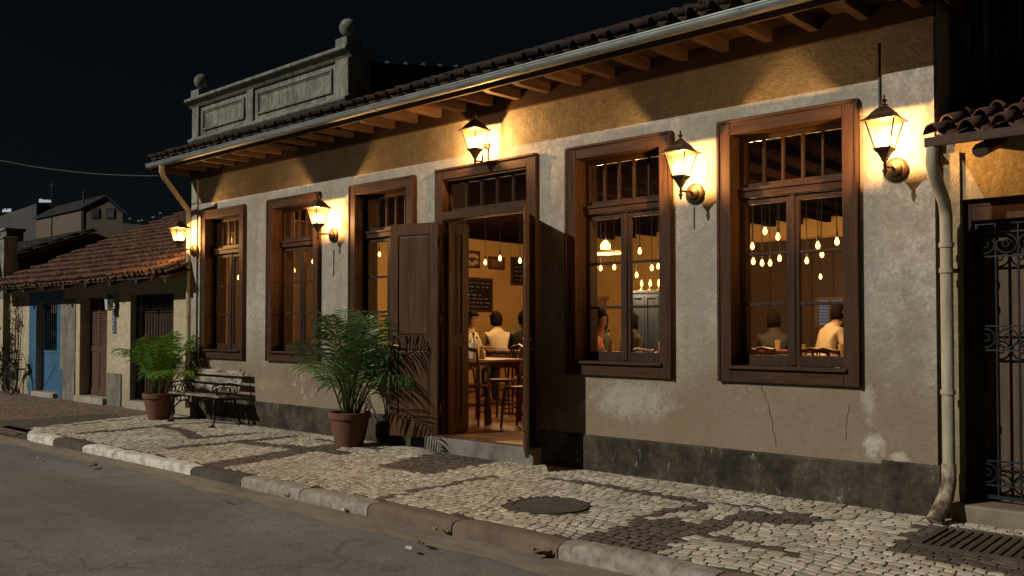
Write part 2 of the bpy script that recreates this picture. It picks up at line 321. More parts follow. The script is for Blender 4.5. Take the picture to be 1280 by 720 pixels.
# ------------------------------------------------------------------ mesh helpers
INFO = {}
def root_matrix(o):
    while o.parent: o = o.parent
    loc, rz = INFO.get(o.name, ((0, 0, 0), 0))
    return Matrix.Translation(loc) @ Matrix.Rotation(rz, 4, 'Z')
class MB:
    def __init__(s): s.v = []; s.f = []; s.mi = []; s.r = []
    def add(s, vs, fs, m=0, r=None):
        o = len(s.v); s.v += [tuple(v) for v in vs]
        r = rnd.random() if r is None else r
        for f in fs: s.f.append(tuple(i + o for i in f)); s.mi.append(m); s.r.append(r)
        return s
    def hexa(s, c, m=0, r=None):      # eight corners: bottom ring 0-3, top ring 4-7
        return s.add(c, [(3,2,1,0), (4,5,6,7), (0,1,5,4), (1,2,6,5), (2,3,7,6), (3,0,4,7)], m, r)
    def box(s, x0, x1, y0, y1, z0, z1, m=0):
        return s.hexa([(x0,y0,z0),(x1,y0,z0),(x1,y1,z0),(x0,y1,z0),(x0,y0,z1),(x1,y0,z1),(x1,y1,z1),(x0,y1,z1)], m)
    def obox(s, M, sx, sy, sz, m=0):  # box centred at M's origin
        c = [M @ Vector((x*sx/2, y*sy/2, z*sz/2)) for z in (-1,1) for x, y in ((-1,-1),(1,-1),(1,1),(-1,1))]
        return s.hexa(c, m)
    def bar(s, a, b, wx, wy=None, up=(0,0,1), m=0):
        a, b = Vector(a), Vector(b); wy = wy or wx; d = b - a
        z = d.normalized(); x = Vector(up).cross(z)
        if x.length < 1e-3: x = Vector((1,0,0)).cross(z)
        x.normalize(); y = z.cross(x)
        M = Matrix((x, y, z)).transposed().to_4x4(); M.translation = (a + b) / 2
        return s.obox(M, wx, wy, d.length, m)
    def tube(s, pts, rad, n=8, m=0, closed=False, caps=True):
        pts = [Vector(p) for p in pts]; k = len(pts); rs = rad if isinstance(rad, (list, tuple)) else [rad]*k
        vs = []; ref = None
        for i, p in enumerate(pts):
            if closed: t = pts[(i+1) % k] - pts[i-1]
            else: t = pts[min(i+1, k-1)] - pts[max(i-1, 0)]
            t.normalize()
            if ref is None:
                ref = Vector((0,0,1)) if abs(t.z) < .9 else Vector((1,0,0))
            a = ref - t * ref.dot(t)
            if a.length < 1e-4: a = t.orthogonal()
            a.normalize(); ref = a; b = t.cross(a)
            for j in range(n):
                q = 2*math.pi*j/n; vs.append(p + (a*math.cos(q) + b*math.sin(q)) * rs[i])
        fs = []
        for i in range(k if closed else k-1):
            i2 = (i+1) % k
            for j in range(n):
                j2 = (j+1) % n; fs.append((i*n+j, i*n+j2, i2*n+j2, i2*n+j))
        if caps and not closed: fs += [tuple(range(n))[::-1], tuple(range((k-1)*n, k*n))]
        return s.add(vs, fs, m)
    def lathe(s, prof, c=(0,0,0), n=20, m=0, axis='Z', caps=True):
        vs = []; k = len(prof)
        for r, h in prof:
            for j in range(n):
                q = 2*math.pi*j/n; x, y = r*math.cos(q), r*math.sin(q)
                p = (x, y, h) if axis == 'Z' else ((x, h, y) if axis == 'Y' else (h, x, y))
                vs.append((p[0]+c[0], p[1]+c[1], p[2]+c[2]))
        fs = [(i*n+j, i*n+(j+1)%n, (i+1)*n+(j+1)%n, (i+1)*n+j) for i in range(k-1) for j in range(n)]
        if caps: fs += [tuple(range(n))[::-1], tuple(range((k-1)*n, k*n))]
        return s.add(vs, fs, m)
    def sqloft(s, prof, c=(0,0,0), m=0, caps=True):   # square section rings (half width, z)
        vs = []
        for r, h in prof: vs += [(c[0]+x*r, c[1]+y*r, c[2]+h) for x, y in ((-1,-1),(1,-1),(1,1),(-1,1))]
        k = len(prof)
        fs = [(i*4+j, i*4+(j+1)%4, (i+1)*4+(j+1)%4, (i+1)*4+j) for i in range(k-1) for j in range(4)]
        if caps: fs += [(3,2,1,0), tuple(range((k-1)*4, k*4))]
        return s.add(vs, fs, m)
    def prism(s, poly, axis, a, b, m=0):              # polygon swept along X, Y or Z
        n = len(poly)
        def pt(p, t): return {'X': (t, p[0], p[1]), 'Y': (p[0], t, p[1]), 'Z': (p[0], p[1], t)}[axis]
        vs = [pt(p, a) for p in poly] + [pt(p, b) for p in poly]
        fs = [tuple(range(n)), tuple(range(n, 2*n))[::-1]] + [(i, i+n, (i+1)%n+n, (i+1)%n) for i in range(n)]
        return s.add(vs, fs, m)
    def frame(s, x0, x1, z0, z1, y0, y1, wd, m=0, bottom=None, top=None):  # rectangular frame in the X-Z plane
        bt = wd if bottom is None else bottom; tp = wd if top is None else top
        s.box(x0, x0+wd, y0, y1, z0, z1, m); s.box(x1-wd, x1, y0, y1, z0, z1, m)
        if bt: s.box(x0+wd, x1-wd, y0, y1, z0, z0+bt, m)
        if tp: s.box(x0+wd, x1-wd, y0, y1, z1-tp, z1, m)
        return s
    def build(s, name, mats, parent=None, bevel=0.0, smooth=False, local=False, solid=0.0, M=None, kind=None, flat_angle=None):
        me = bpy.data.meshes.new(name)
        vs = [Vector(v) for v in s.v]
        if M is not None: vs = [M @ v for v in vs]
        if parent is not None and not local:
            I = root_matrix(parent).inverted(); vs = [I @ v for v in vs]
        me.from_pydata(vs, [], s.f)
        mats = mats if isinstance(mats, (list, tuple)) else [mats]
        for m in mats: me.materials.append(m)
        if len(mats) > 1: me.polygons.foreach_set('material_index', s.mi)
        at = me.attributes.new('rnd', 'FLOAT', 'FACE'); at.data.foreach_set('value', s.r)
        bm = bmesh.new(); bm.from_mesh(me); bmesh.ops.recalc_face_normals(bm, faces=bm.faces); bm.to_mesh(me); bm.free()
        if smooth: me.polygons.foreach_set('use_smooth', [True]*len(me.polygons))
        o = bpy.data.objects.new(name, me); col.objects.link(o)
        if parent is not None: o.parent = parent
        if smooth: me.set_sharp_from_angle(angle=R(40))
        if solid:
            md = o.modifiers.new('s', 'SOLIDIFY'); md.thickness = solid; md.offset = -1
        if bevel:
            md = o.modifiers.new('b', 'BEVEL'); md.width = bevel; md.segments = 2; md.limit_method = 'ANGLE'; md.angle_limit = R(50)
        if kind: o['kind'] = kind
        return o
def tag(o, label, cat, group=None):
    o['label'] = label; o['category'] = cat
    if group: o['group'] = group
    return o
def thing(name, label, cat, loc=(0,0,0), group=None, rz=0.0):
    o = bpy.data.objects.new(name, None); col.objects.link(o); o.location = loc; o.rotation_euler = (0, 0, rz)
    o.empty_display_size = .2
    INFO[o.name] = (tuple(loc), rz); return tag(o, label, cat, group)
def copy_tree(o, parent=None):
    c = o.copy(); col.objects.link(c)
    if parent is not None: c.parent = parent
    for ch in list(o.children): copy_tree(ch, c)
    return c
def setloc(o, loc, rz=0.0):
    o.location = loc; o.rotation_euler = (0, 0, rz); INFO[o.name] = (tuple(loc), rz); return o

def wall_grid(mb, x0, x1, z0, z1, y0, y1, holes, axis='X', m=0):
    """A wall with rectangular openings; holes are (a0, a1, z0, z1)."""
    xs = sorted({x0, x1, *[h[0] for h in holes], *[h[1] for h in holes]}); xs = [x for x in xs if x0 <= x <= x1]
    zs = sorted({z0, z1, *[h[2] for h in holes], *[h[3] for h in holes]}); zs = [z for z in zs if z0 <= z <= z1]
    def solid(i, j):
        if i < 0 or j < 0 or i >= len(xs)-1 or j >= len(zs)-1: return False
        cx, cz = (xs[i]+xs[i+1])/2, (zs[j]+zs[j+1])/2
        return not any(h[0] < cx < h[1] and h[2] < cz < h[3] for h in holes)
    def p(x, y, z): return (x, y, z) if axis == 'X' else (y, x, z)
    for i in range(len(xs)-1):
        for j in range(len(zs)-1):
            if not solid(i, j): continue
            a, b, c, d = xs[i], xs[i+1], zs[j], zs[j+1]
            mb.add([p(a,y0,c),p(b,y0,c),p(b,y0,d),p(a,y0,d)], [(0,1,2,3)], m)
            mb.add([p(a,y1,c),p(b,y1,c),p(b,y1,d),p(a,y1,d)], [(3,2,1,0)], m)
            if not solid(i-1, j): mb.add([p(a,y0,c),p(a,y1,c),p(a,y1,d),p(a,y0,d)], [(0,1,2,3)], m)
            if not solid(i+1, j): mb.add([p(b,y0,c),p(b,y1,c),p(b,y1,d),p(b,y0,d)], [(3,2,1,0)], m)
            if not solid(i, j-1): mb.add([p(a,y0,c),p(b,y0,c),p(b,y1,c),p(a,y1,c)], [(0,1,2,3)], m)
            if not solid(i, j+1): mb.add([p(a,y0,d),p(b,y0,d),p(b,y1,d),p(a,y1,d)], [(3,2,1,0)], m)
    return mb

def tile_roof(x0, x1, y0, z0, run, tan, period=.215, course=.37, ncol=None, sag=.0, seed=1):
    mb = MB(); rg = random.Random(seed); th = math.atan(tan); c, sn = math.cos(th), math.sin(th)
    L = run / c; nc = max(1, int(L / course)); course = L / nc
    npd = max(1, round((x1-x0)/period)); period = (x1-x0)/npd
    prof = [(0,.0),(.05,.033),(.14,.062),(.27,.076),(.40,.062),(.49,.033),(.54,.0),(.63,-.022),(.77,-.034),(.91,-.022)]
    for i in range(npd):
        for k in range(nc):
            jx, jn, js, tint = rg.uniform(-.010,.010), rg.uniform(-.006,.010), rg.uniform(-.028,.028), rg.random()
            jx2, jn2 = rg.uniform(-.006,.006), rg.uniform(-.004,.004)
            vs = []
            for end in (0, 1):
                s0 = (k + end)*course + (js if end == 0 else .03)
                off = .034 if end == 0 else .0
                taper = 1.0 if end == 0 else .86
                for t, h in prof + [(1.0, 0.0)]:
                    cover = t <= .54
                    tt = (.27 + (t-.27)*taper) if cover else t
                    x = x0 + (i + tt)*period + (jx if cover else jx2)
                    nh = h*(taper if cover else 1) + off*(1 if cover else .6) + (jn if cover else jn2)
                    y = y0 + s0*c - sn*nh; z = z0 + s0*sn + c*nh
                    z -= sag*math.sin(math.pi*(x-x0)/(x1-x0))
                    vs.append((x, y, z))
            n = len(prof)+1
            a, b = 7, n-1
            mb.add([vs[j] for j in list(range(0,7))+list(range(n, n+7))], [(j, j+1, 7+j+1, 7+j) for j in range(6)], 0, tint)
            mb.add([vs[j] for j in list(range(6,n))+list(range(n+6, 2*n))], [(j, j+1, (n-6)+j+1, (n-6)+j) for j in range(n-7)], 0, tint*.6)
    return mb

# ================================================================== GROUND
def sheet(name, x0, x1, y0, y1, z, mat, sub=1):
    mb = MB(); mb.add([(x0,y0,z),(x1,y0,z),(x1,y1,z),(x0,y1,z)], [(0,1,2,3)])
    return mb.build(name, mat, kind='structure')
sheet('ground', -400, 400, -300, 500, -.30, simple('dark_earth', (.03, .028, .022), None, .3, rough=1, spec=0))
def displaced(name, x0, x1, y0, y1, nx, ny, zf, mat):
    mb = MB(); vs = []
    for j in range(ny+1):
        for i in range(nx+1):
            x = x0+(x1-x0)*i/nx; y = y0+(y1-y0)*j/ny; vs.append((x, y, zf(x, y)))
    mb.add(vs, [(j*(nx+1)+i, j*(nx+1)+i+1, (j+1)*(nx+1)+i+1, (j+1)*(nx+1)+i) for j in range(ny) for i in range(nx)])
    return mb.build(name, mat, kind='structure', smooth=True)
CURB = 4.84; KW = .17; ROADZ = -.125
rz = lambda x, y: ROADZ + .010*math.sin(x*.7+y*.4) - .012
displaced('road', -80, 40, -14, CURB+.1, 240, 40, rz, ASPHALT)
wob = lambda x: .025*math.sin(x*2.3)+.02*math.sin(x*5.7+1)
mb = MB(); xs = [-80+i*.15 for i in range(800)]
vs = []
for x in xs:
    y = CURB-.27+wob(x)+.012*math.sin(x*23)-.01*rnd.random()
    vs += [(x, y, rz(x, y)+.002), (x, y+.10, rz(x, y)+.010), (x, CURB+.02, rz(x, CURB)+.026)]
mb.add(vs, [q for i in range(len(xs)-1) for q in ((3*i, 3*i+3, 3*i+4, 3*i+1), (3*i+1, 3*i+4, 3*i+5, 3*i+2))])
mb.build('road_silt', GUTTERSAND, kind='structure')

# kerb: one stone after another with joints, rounded at the driveway corner
mb = MB()
def kerb_stone(p, q, inner_p, inner_q, m):
    zt = -.004 + rnd.uniform(-.006, .006); n = 6; vs = []
    p, q, ip, iq = map(Vector, (p, q, inner_p, inner_q)); seg = 5
    for i in range(seg+1):
        t = i/seg; a = p.lerp(q, t); b = ip.lerp(iq, t)
        e = .012 if i in (0, seg) else 0.0
        w1 = rnd.uniform(-.005,.005)
        prof = [(0.0-.0, ROADZ-.05), (.0+w1, zt-.05), (.012+w1, zt-.020-e), (.035, zt-.006-e), (.075, zt-e), (.97, zt-e), (1.0, zt-.05)]
        for k, (s, z) in enumerate(prof):
            ss = s*KW/KW if k >= 5 else s
            c = a.lerp(b, ss if k >= 5 else min(1, ss/KW)); vs.append((c.x, c.y, z + (rnd.uniform(-.003,.003) if 0 < k < 6 else 0)))
    P_ = len(prof)
    fs = [(i*P_+j, (i+1)*P_+j, (i+1)*P_+j+1, i*P_+j+1) for i in range(seg) for j in range(P_-1)]
    fs += [tuple(range(P_))[::-1], tuple(range(seg*P_, (seg+1)*P_))]
    mb.add(vs, fs, m)
def kx(u): return on_y(u, CURB)
cuts = [(40,68,0),(68,105,1),(105,143,0),(143,240,0),(240,302,1),(302,375,3),(375,460,3),(460,565,2),(565,697,2),(697,890,3)]
for u0, u1, m in cuts:
    x0, x1 = kx(u0), kx(u1); L = x1-x0; n = max(1, round(L/1.15))
    for i in range(n):
        a, b = x0+L*i/n+.006, x0+L*(i+1)/n-.006
        kerb_stone((a,CURB,0), (b,CURB,0), (a,CURB+KW,0), (b,CURB+KW,0), m)
x = kx(890)
for i in range(6):
    kerb_stone((x+.006,CURB,0),(x+1.1,CURB,0),(x+.006,CURB+KW,0),(x+1.1,CURB+KW,0), rnd.choice([2,3,2])); x += 1.112
XK = kx(40)
arc = []
for i in range(5):
    a = R(90)*i/4; arc.append((XK-.75*math.sin(a), CURB+.75-.75*math.cos(a)))
for i in range(4):
    (ax, ay), (bx, by) = arc[i], arc[i+1]
    def inn(k):
        a = R(90)*k/4; r = .75-KW; return (XK-r*math.sin(a), CURB+.75-r*math.cos(a), 0)
    kerb_stone((bx,by,0),(ax,ay,0), inn(i+1), inn(i), 0 if i < 3 else 2)
for i in range(2):
    y = CURB+.75+i*.6
    kerb_stone((XK-.75-.15*i, y+.6, 0), (XK-.75-.15*i, y, 0), (XK-.75-.15*i+KW, y+.6, 0), (XK-.75-.15*i+KW, y, 0), 2)
mb.build('kerb', [K_WHITE, K_DARK, K_BROWN, K_GREY], smooth=True, kind='structure')

# cobbles
POLYS = [[(470,581),(548,564),(642,572),(535,592)],
         [(718,672),(790,652),(842,645),(880,655),(822,692)],
         [(1108,686),(1150,652),(1300,676),(1330,720),(1290,722)],
         [(865,655),(925,637),(985,640),(1031,648),(1000,655),(925,650),(880,662)],
         [(770,331+250),(770,582),(771,583)]]
LINES = [([(482,620),(615,594)], .055), ([(690,597),(760,606),(885,628)], .07), ([(884,668),(940,678),(995,690)], .07),
         ([(790,648),(840,636),(880,632)], .05),
         ([(105,541),(160,536),(202,532),(232,537),(245,547),(314,541)], .10), ([(217,559),(300,551),(365,545)], .10),
         ([(305,552),(360,557),(430,565)], .13), ([(278,579),(330,571),(366,564),(430,555)], .20), ([(470,560),(400,548)], .07),
         ([(1031,648),(960,634),(900,628)], .04), ([(200,531),(270,527),(330,532)], .07)]
def g(p): return Vector(ground(*p))
POLYS = [[g(p) for p in q] for q in POLYS]; LINES = [([g(p) for p in q], wd) for q, wd in LINES]
def in_poly(p, q):
    c = False; j = len(q)-1
    for i in range(len(q)):
        if (q[i].y > p.y) != (q[j].y > p.y) and p.x < (q[j].x-q[i].x)*(p.y-q[i].y)/(q[j].y-q[i].y)+q[i].x: c = not c
        j = i
    return c
def seg_d(p, a, b):
    d = b-a; t = max(0, min(1, (p-a).dot(d)/d.length_squared)); return (p-a-d*t).length
def is_dark(x, y):
    p = Vector((x, y))
    if any(in_poly(p, q) for q in POLYS): return True
    return any(seg_d(p, q[i], q[i+1]) < wd for q, wd in LINES for i in range(len(q)-1))
def driveway_edge(y):               # the cobbles end on a slanting line before the driveway
    return XK-.6 - (y-CURB)*.32
GR = (-1.98, -1.0, 6.48, 7.12)      # drain grate
MH = (-4.76, 5.80, .34)             # manhole cover
def cobble_field(mb, x0, x1, y0, y1, sx, sy, inside, dark, warp, seed, zf, ztop=.012):
    rg = random.Random(seed)
    nx, ny = int((x1-x0)/sx)+2, int((y1-y0)/sy)+2
    for j in range(-3, ny+3):
        i = 0; x = x0 + rg.uniform(0, sx)
        while x < x1:
            wd = sx*rg.uniform(.78, 1.28); y = y0+j*sy
            cx, cy = warp(x+wd/2, y+sy/2)
            if inside(cx, cy):
                gap = .0045
                cs = [(x+gap, y+gap), (x+wd-gap, y+gap), (x+wd-gap, y+sy-gap), (x+gap, y+sy-gap)]
                cs = [warp(a+rg.uniform(-.007,.007), b+rg.uniform(-.007,.007)) for a, b in cs]
                cs = [(a, min(max(b, y0), y1)) for a, b in cs]
                mx, my = sum(c[0] for c in cs)/4, sum(c[1] for c in cs)/4
                zt = ztop + rg.uniform(-.002, .002) + zf(mx, my)
                tx, ty = rg.uniform(-.02,.02), rg.uniform(-.02,.02)
                # eight-sided outline with knocked-off corners
                oc = []
                for k in range(4):
                    a, b, c = cs[k-1], cs[k], cs[(k+1)%4]
                    q = rg.uniform(.12, .26)
                    oc.append((b[0]+(a[0]-b[0])*q*.8, b[1]+(a[1]-b[1])*q*.8)); oc.append((b[0]+(c[0]-b[0])*q*.8, b[1]+(c[1]-b[1])*q*.8))
                vs = [(a, b, zt-.03) for a, b in oc]
                vs += [(a, b, zt-.005) for a, b in oc]
                vs += [(mx+(a-mx)*.92, my+(b-my)*.92, zt+(a-mx)*tx+(b-my)*ty) for a, b in oc]
                fs = [(k, (k+1)%8, 8+(k+1)%8, 8+k) for k in range(8)] + [(8+k, 8+(k+1)%8, 16+(k+1)%8, 16+k) for k in range(8)] + [tuple(range(16, 24))]
                mb.add(vs, fs, 1 if dark(mx, my) else 0, rg.random())
            x += wd
def warp(x, y):
    t = ((x*.62+.15*math.sin(y*1.7)) % 1.0)*2-1
    a = .15*(1-t*t) + .035*math.sin(x*3.1+y*2.0) + .02*math.sin(x*7+1)
    return x + .04*math.sin(y*5.1+x*1.3), y + a - .09
def inside(x, y):
    if not (CURB+KW+.015 < y < DW-.005): return False
    if x < driveway_edge(y) + .02: return False
    if GR[0]-.06 < x < GR[1]+.06 and GR[2]-.06 < y < GR[3]+.06: return False
    if (x-MH[0])**2+(y-MH[1])**2 < (MH[2]+.04)**2: return False
    return True
mb = MB(); cobble_field(mb, -15.6, 2.6, CURB+KW+.01, DW, .098, .078, inside, is_dark, warp, 11, lambda x, y: -.014)
mb.build('sidewalk', [COB_L, COB_D], kind='structure', smooth=False)
sheet('sidewalk_bed', -15.75, 3, CURB+KW-.02, DW+.3, -.0095, MORTAR)
# driveway and the pavement beyond it
dz = lambda x, y: -.10*max(0, min(1, (6.9-y)/2.0)) - .012
mb = MB()
def in_drive(x, y): return x < driveway_edge(y) - .03 - (KW if y < CURB+1.9 else 0)
cobble_field(mb, -34, -13.4, CURB, DW+.4, .21, .105, in_drive, lambda x, y: False, lambda x, y: (x+.02*math.sin(y*3), y+.02*math.sin(x*.8)), 5, dz, .006)
mb.build('driveway', BRICKP, kind='structure')
displaced('driveway_bed', -34, -13.9, CURB-.02, DW+.4, 20, 14, lambda x, y: dz(x, y)-.008, MORTAR)

# ================================================================== THE RESTAURANT
XL, XR = -14.0, -2.155; WT = .38; SKH = .37
FLOOR, CEIL = .19, 3.60; BACK = 16.4; WALLTOP = 4.02
B = thing('restaurant_building', 'long plastered restaurant with brown casement windows, open double doors and a tiled eave', 'building', ((XL+XR)/2, DW, 0))
WIN = [(253,307),(336,400),(438,520),(709,843),(898,1079)]
WZ0, WZ1, CW = 1.0, 3.45, .14
wins = []
for a, b in WIN:
    c = (on_y(a, DW)+on_y(b, DW))/2; wins.append((c-.665, c+.665))
DX0, DX1 = on_y(546, DW), on_y(673, DW); DTOP = 3.46
holes = [(a+.10, b-.10, WZ0+.08, WZ1-.08) for a, b in wins] + [(DX0+.10, DX1-.10, 0.0, DTOP-.08)]
mb = MB(); wall_grid(mb, XL, XR, -.1, WALLTOP+.25, DW, DW+WT, holes)
# corner pilasters, a hand's breadth proud
mb.box(-2.56, XR, DW-.035, DW+.02, -.05, WALLTOP+.10)
mb.box(XL-.005, XL+.17, DW-.03, DW+.02, -.05, WALLTOP+.10)
mb.build('facade_wall', PLASTER, B)
mb = MB()
segs = [(XL-.01, DX0+.02), (DX1-.02, -2.57)]
for a, b in segs:
    mb.prism([(DW-.025,-.03),(DW-.025,SKH-.02),(DW-.008,SKH),(DW+.1,SKH),(DW+.1,-.03)], 'X', a, b)
mb.prism([(DW-.062,-.03),(DW-.062,SKH+.02),(DW-.045,SKH+.04),(DW+.1,SKH+.04),(DW+.1,-.03)], 'X', -2.585, XR+.02)
mb.build('skirting', SKIRT, B)
# thin cracks in the plaster
mb = MB()
def crack(pts, wd=.005):
    pts = [P(u, v, DW) for u, v in pts]
    for a, b in zip(pts, pts[1:]):
        k = 5
        q = [a.lerp(b, i/k)+Vector((rnd.uniform(-.008,.008),0,rnd.uniform(-.004,.004)))*(0 < i < k) for i in range(k+1)]
        for c, d in zip(q, q[1:]):
            ww = wd*rnd.uniform(.5,1.2)
            mb.hexa([(c.x-ww/2,DW-.0035,c.z),(c.x+ww/2,DW-.0035,c.z),(c.x+ww/2,DW+.004,c.z),(c.x-ww/2,DW+.004,c.z),
                     (d.x-ww/2,DW-.0035,d.z),(d.x+ww/2,DW-.0035,d.z),(d.x+ww/2,DW+.004,d.z),(d.x-ww/2,DW+.004,d.z)])
crack([(951,481),(958,500),(965,530),(969,558)], .0035); crack([(1060,505),(1057,530),(1056,550)], .0022)
crack([(930,483),(938,493)], .002); crack([(887,205),(884,228)], .002)
mb.build('plaster_crack', BLACK, B)

# side walls, back wall, inner linings
mb = MB()
ZR = lambda y: 4.225 + (y-6.78)*.428
mb.prism([(DW+.03,-.1),(DW+.03,ZR(DW+.03)+.25),(11.6,ZR(11.6)+.55),(BACK+.3,5.2),(BACK+.3,-.1)], 'X', XR-.02, XR-.30)
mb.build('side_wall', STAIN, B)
mb = MB(); mb.prism([(DW+WT,-.1),(DW+WT,ZR(DW+WT)-.1),(11.2,ZR(11.2)-.1),(BACK+.3,4.0),(BACK+.3,-.1)], 'X', XL, XL+.12)
mb.box(XL, XR-.31, BACK+.02, BACK+.3, -.1, 4.4)
mb.build('end_wall', CREAM, B)
mb = MB()
mb.box(XL+.125, XL+.15, DW+WT+.03, BACK, FLOOR, CEIL)          # lining seen through the doorway
mb.box(XL+.155, XR-.34, BACK-.02, BACK+.01, FLOOR, CEIL)
mb.box(XR-.335, XR-.31, DW+WT+.03, BACK, FLOOR, CEIL)
wall_grid(mb, XL+.155, XR-.34, FLOOR, CEIL, DW+WT+.003, DW+WT+.028, [(h[0]-.02,h[1]+.02,h[2]-.02,h[3]+.02) if h[2]>0 else (h[0]-.02,h[1]+.02,0.0,h[3]+.02) for h in holes])
mb.build('inner_wall', INNER, B)
mb = MB(); mb.box(-8.2, XR-.345, BACK-.10, BACK-.03, FLOOR, 3.2)
for x in [(-8.2+i*.42) for i in range(14)]: mb.box(x, x+.03, BACK-.125, BACK-.09, FLOOR, 3.2)
mb.build('dark_panelling', PLANKW, B)
mb = MB(); mb.box(XL+.151, XL+.19, DW+WT+.04, 11.2, FLOOR, CEIL-.12)  # panelling added here to darken the view through the far windows
y = DW+WT+.1
while y < 11.1: mb.box(XL+.191, XL+.21, y, y+.03, FLOOR, CEIL-.12); y += .40
mb.build('dark_panelling', simple('added_brown_panel', (.10, .040, .018), (.05, .02, .01), 3, (10, 10, .6), .5, .4, 8), B)
mb = MB(); y = DW+.02
while y < BACK:
    mb.box(XL+.16, XR-.34, y, y+.128, FLOOR-.04, FLOOR); y += .13
mb.build('inner_floor', FLOORW, B)
mb = MB(); mb.box(XL+.12, XR-.31, DW+WT+.03, BACK, CEIL+.03, CEIL+.06)
x = XL+.2
while x < XR-.4:
    mb.box(x, x+.09, DW+WT+.04, BACK-.02, CEIL-.10, CEIL+.028); x += .55
y = DW+WT+.05
while y < BACK-.2:
    mb.box(XL+.16, XR-.35, y, y+.125, CEIL+.004, CEIL+.026); y += .13
mb.build('ceiling', simple('dark_ceiling_wood', (.011, .006, .004), (.006, .003, .002), 3, rough=.9, spec=0), B)

# windows
def window(x0, x1):
    mb = MB()
    yf = DW-.045
    mb.box(x0, x0+CW, yf, DW+.02, WZ0, WZ1); mb.box(x1-CW, x1, yf, DW+.02, WZ0, WZ1)
    for xa, xb in ((x0+.002, x0+.03), (x1-.03, x1-.002)): mb.box(xa, xb, yf-.012, yf-.001, WZ0+.002, WZ1-.032)
    # jamb linings back to the sashes
    mb.box(x0+CW-.018, x0+CW, DW+.021, DW+WT-.02, WZ0+CW, WZ1-CW); mb.box(x1-CW, x1-CW+.018, DW+.021, DW+WT-.02, WZ0+CW, WZ1-CW)
    f = mb.build('window', CASING, B, bevel=.006)
    mb = MB()
    mb.box(x0+CW+.001, x1-CW-.001, yf+.002, DW+.02, WZ1-CW, WZ1-.001)
    mb.box(x0+.031, x1-.031, yf-.014, yf+.001, WZ1-.03, WZ1-.002)
    mb.box(x0+CW, x1-CW, DW+.0195, DW+WT-.02, WZ1-CW, WZ1-CW+.018)
    mb.build('casing_rail', CASING_X, f, bevel=.006)
    mb = MB(); mb.box(x0+CW+.001, x1-CW-.001, yf+.002, DW+.02, WZ0+.001, WZ0+CW-.02); mb.build('casing_rail', CASING_X, f, bevel=.006)
    mb = MB(); mb.box(x0+CW-.03, x1-CW+.03, yf-.03, DW+.15, WZ0+CW-.018, WZ0+CW+.012); mb.build('sill', CASING_X, f, bevel=.005)
    ax, bx = x0+CW+.004, x1-CW-.004; za, zb = WZ0+CW+.014, WZ1-CW-.003
    ys = DW+.14; zt = zb-.50                                   # underside of the transom light
    mb = MB(); mb.box(ax, bx, ys-.035, ys+.06, zt-.085, zt); mb.box(ax, bx, ys-.05, ys-.036, zt-.02, zt+.01)
    mb.build('transom_bar', CASING_X, f, bevel=.005)
    mb = MB(); mb.frame(ax, bx, zt+.002, zb, ys, ys+.045, .05)
    n = 5
    for i in range(1, n):
        x = ax+.05+(bx-ax-.1)*i/n; mb.box(x-.013, x+.013, ys+.004, ys+.041, zt+.052, zb-.05)
    mb.build('transom_light', SASH, f, bevel=.004)
    gb = MB(); gb.box(ax+.052, bx-.052, ys+.020, ys+.024, zt+.054, zb-.052)
    xm = (ax+bx)/2; zl = zt-.088
    for s, (c, d) in ((0, (ax, xm-.003)), (1, (xm+.003, bx))):
        mb = MB(); mb.frame(c, d, za, zl, ys, ys+.045, .058, bottom=.095)
        for i in (1, 2):
            z = za+.095+(zl-.058-za-.095)*i/3; mb.box(c+.058, d-.058, ys+.004, ys+.041, z-.014, z+.014)
        if s == 1: mb.box(xm-.018, xm+.022, ys-.012, ys-.001, za+.01, zl-.01)   # meeting strip
        mb.build('sash', SASH, f, bevel=.004)
        gb.box(c+.055, d-.055, ys+.020, ys+.024, za+.09, zl-.055)
    gb.build('glass', GLASS, f)
    return f
for a, b in wins: window(a, b)

# doorway
mb = MB(); yf = DW-.045
mb.box(DX0, DX0+CW, yf, DW+.02, FLOOR, DTOP); mb.box(DX1-CW, DX1, yf, DW+.02, FLOOR, DTOP)
mb.box(DX0+CW-.018, DX0+CW, DW+.021, DW+WT, FLOOR, DTOP-CW); mb.box(DX1-CW, DX1-CW+.018, DW+.021, DW+WT, FLOOR, DTOP-CW)
df = mb.build('door_frame', CASING, B, bevel=.006)
mb = MB(); mb.box(DX0+CW+.001, DX1-CW-.001, yf+.002, DW+.02, DTOP-CW, DTOP-.001)
mb.box(DX0+.01, DX1-.01, yf-.014, yf+.001, DTOP-.03, DTOP-.002)
zt = 2.92
mb.box(DX0+CW+.002, DX1-CW-.002, yf-.01, DW+.10, zt-.10, zt)
mb.build('head_rail', CASING_X, df, bevel=.006)
mb = MB(); ax, bx = DX0+CW+.004, DX1-CW-.004; ys = DW+.06
mb.frame(ax, bx, zt+.002, DTOP-CW-.002, ys, ys+.045, .045)
for i in range(1, 5):
    x = ax+.045+(bx-ax-.09)*i/5; mb.box(x-.014, x+.014, ys+.004, ys+.041, zt+.047, DTOP-CW-.047)
tl = mb.build('transom_light', SASH, df, bevel=.004)
mb = MB(); mb.box(ax+.04, bx-.04, ys+.02, ys+.024, zt+.04, DTOP-CW-.04); mb.build('glass', GLASS, df)
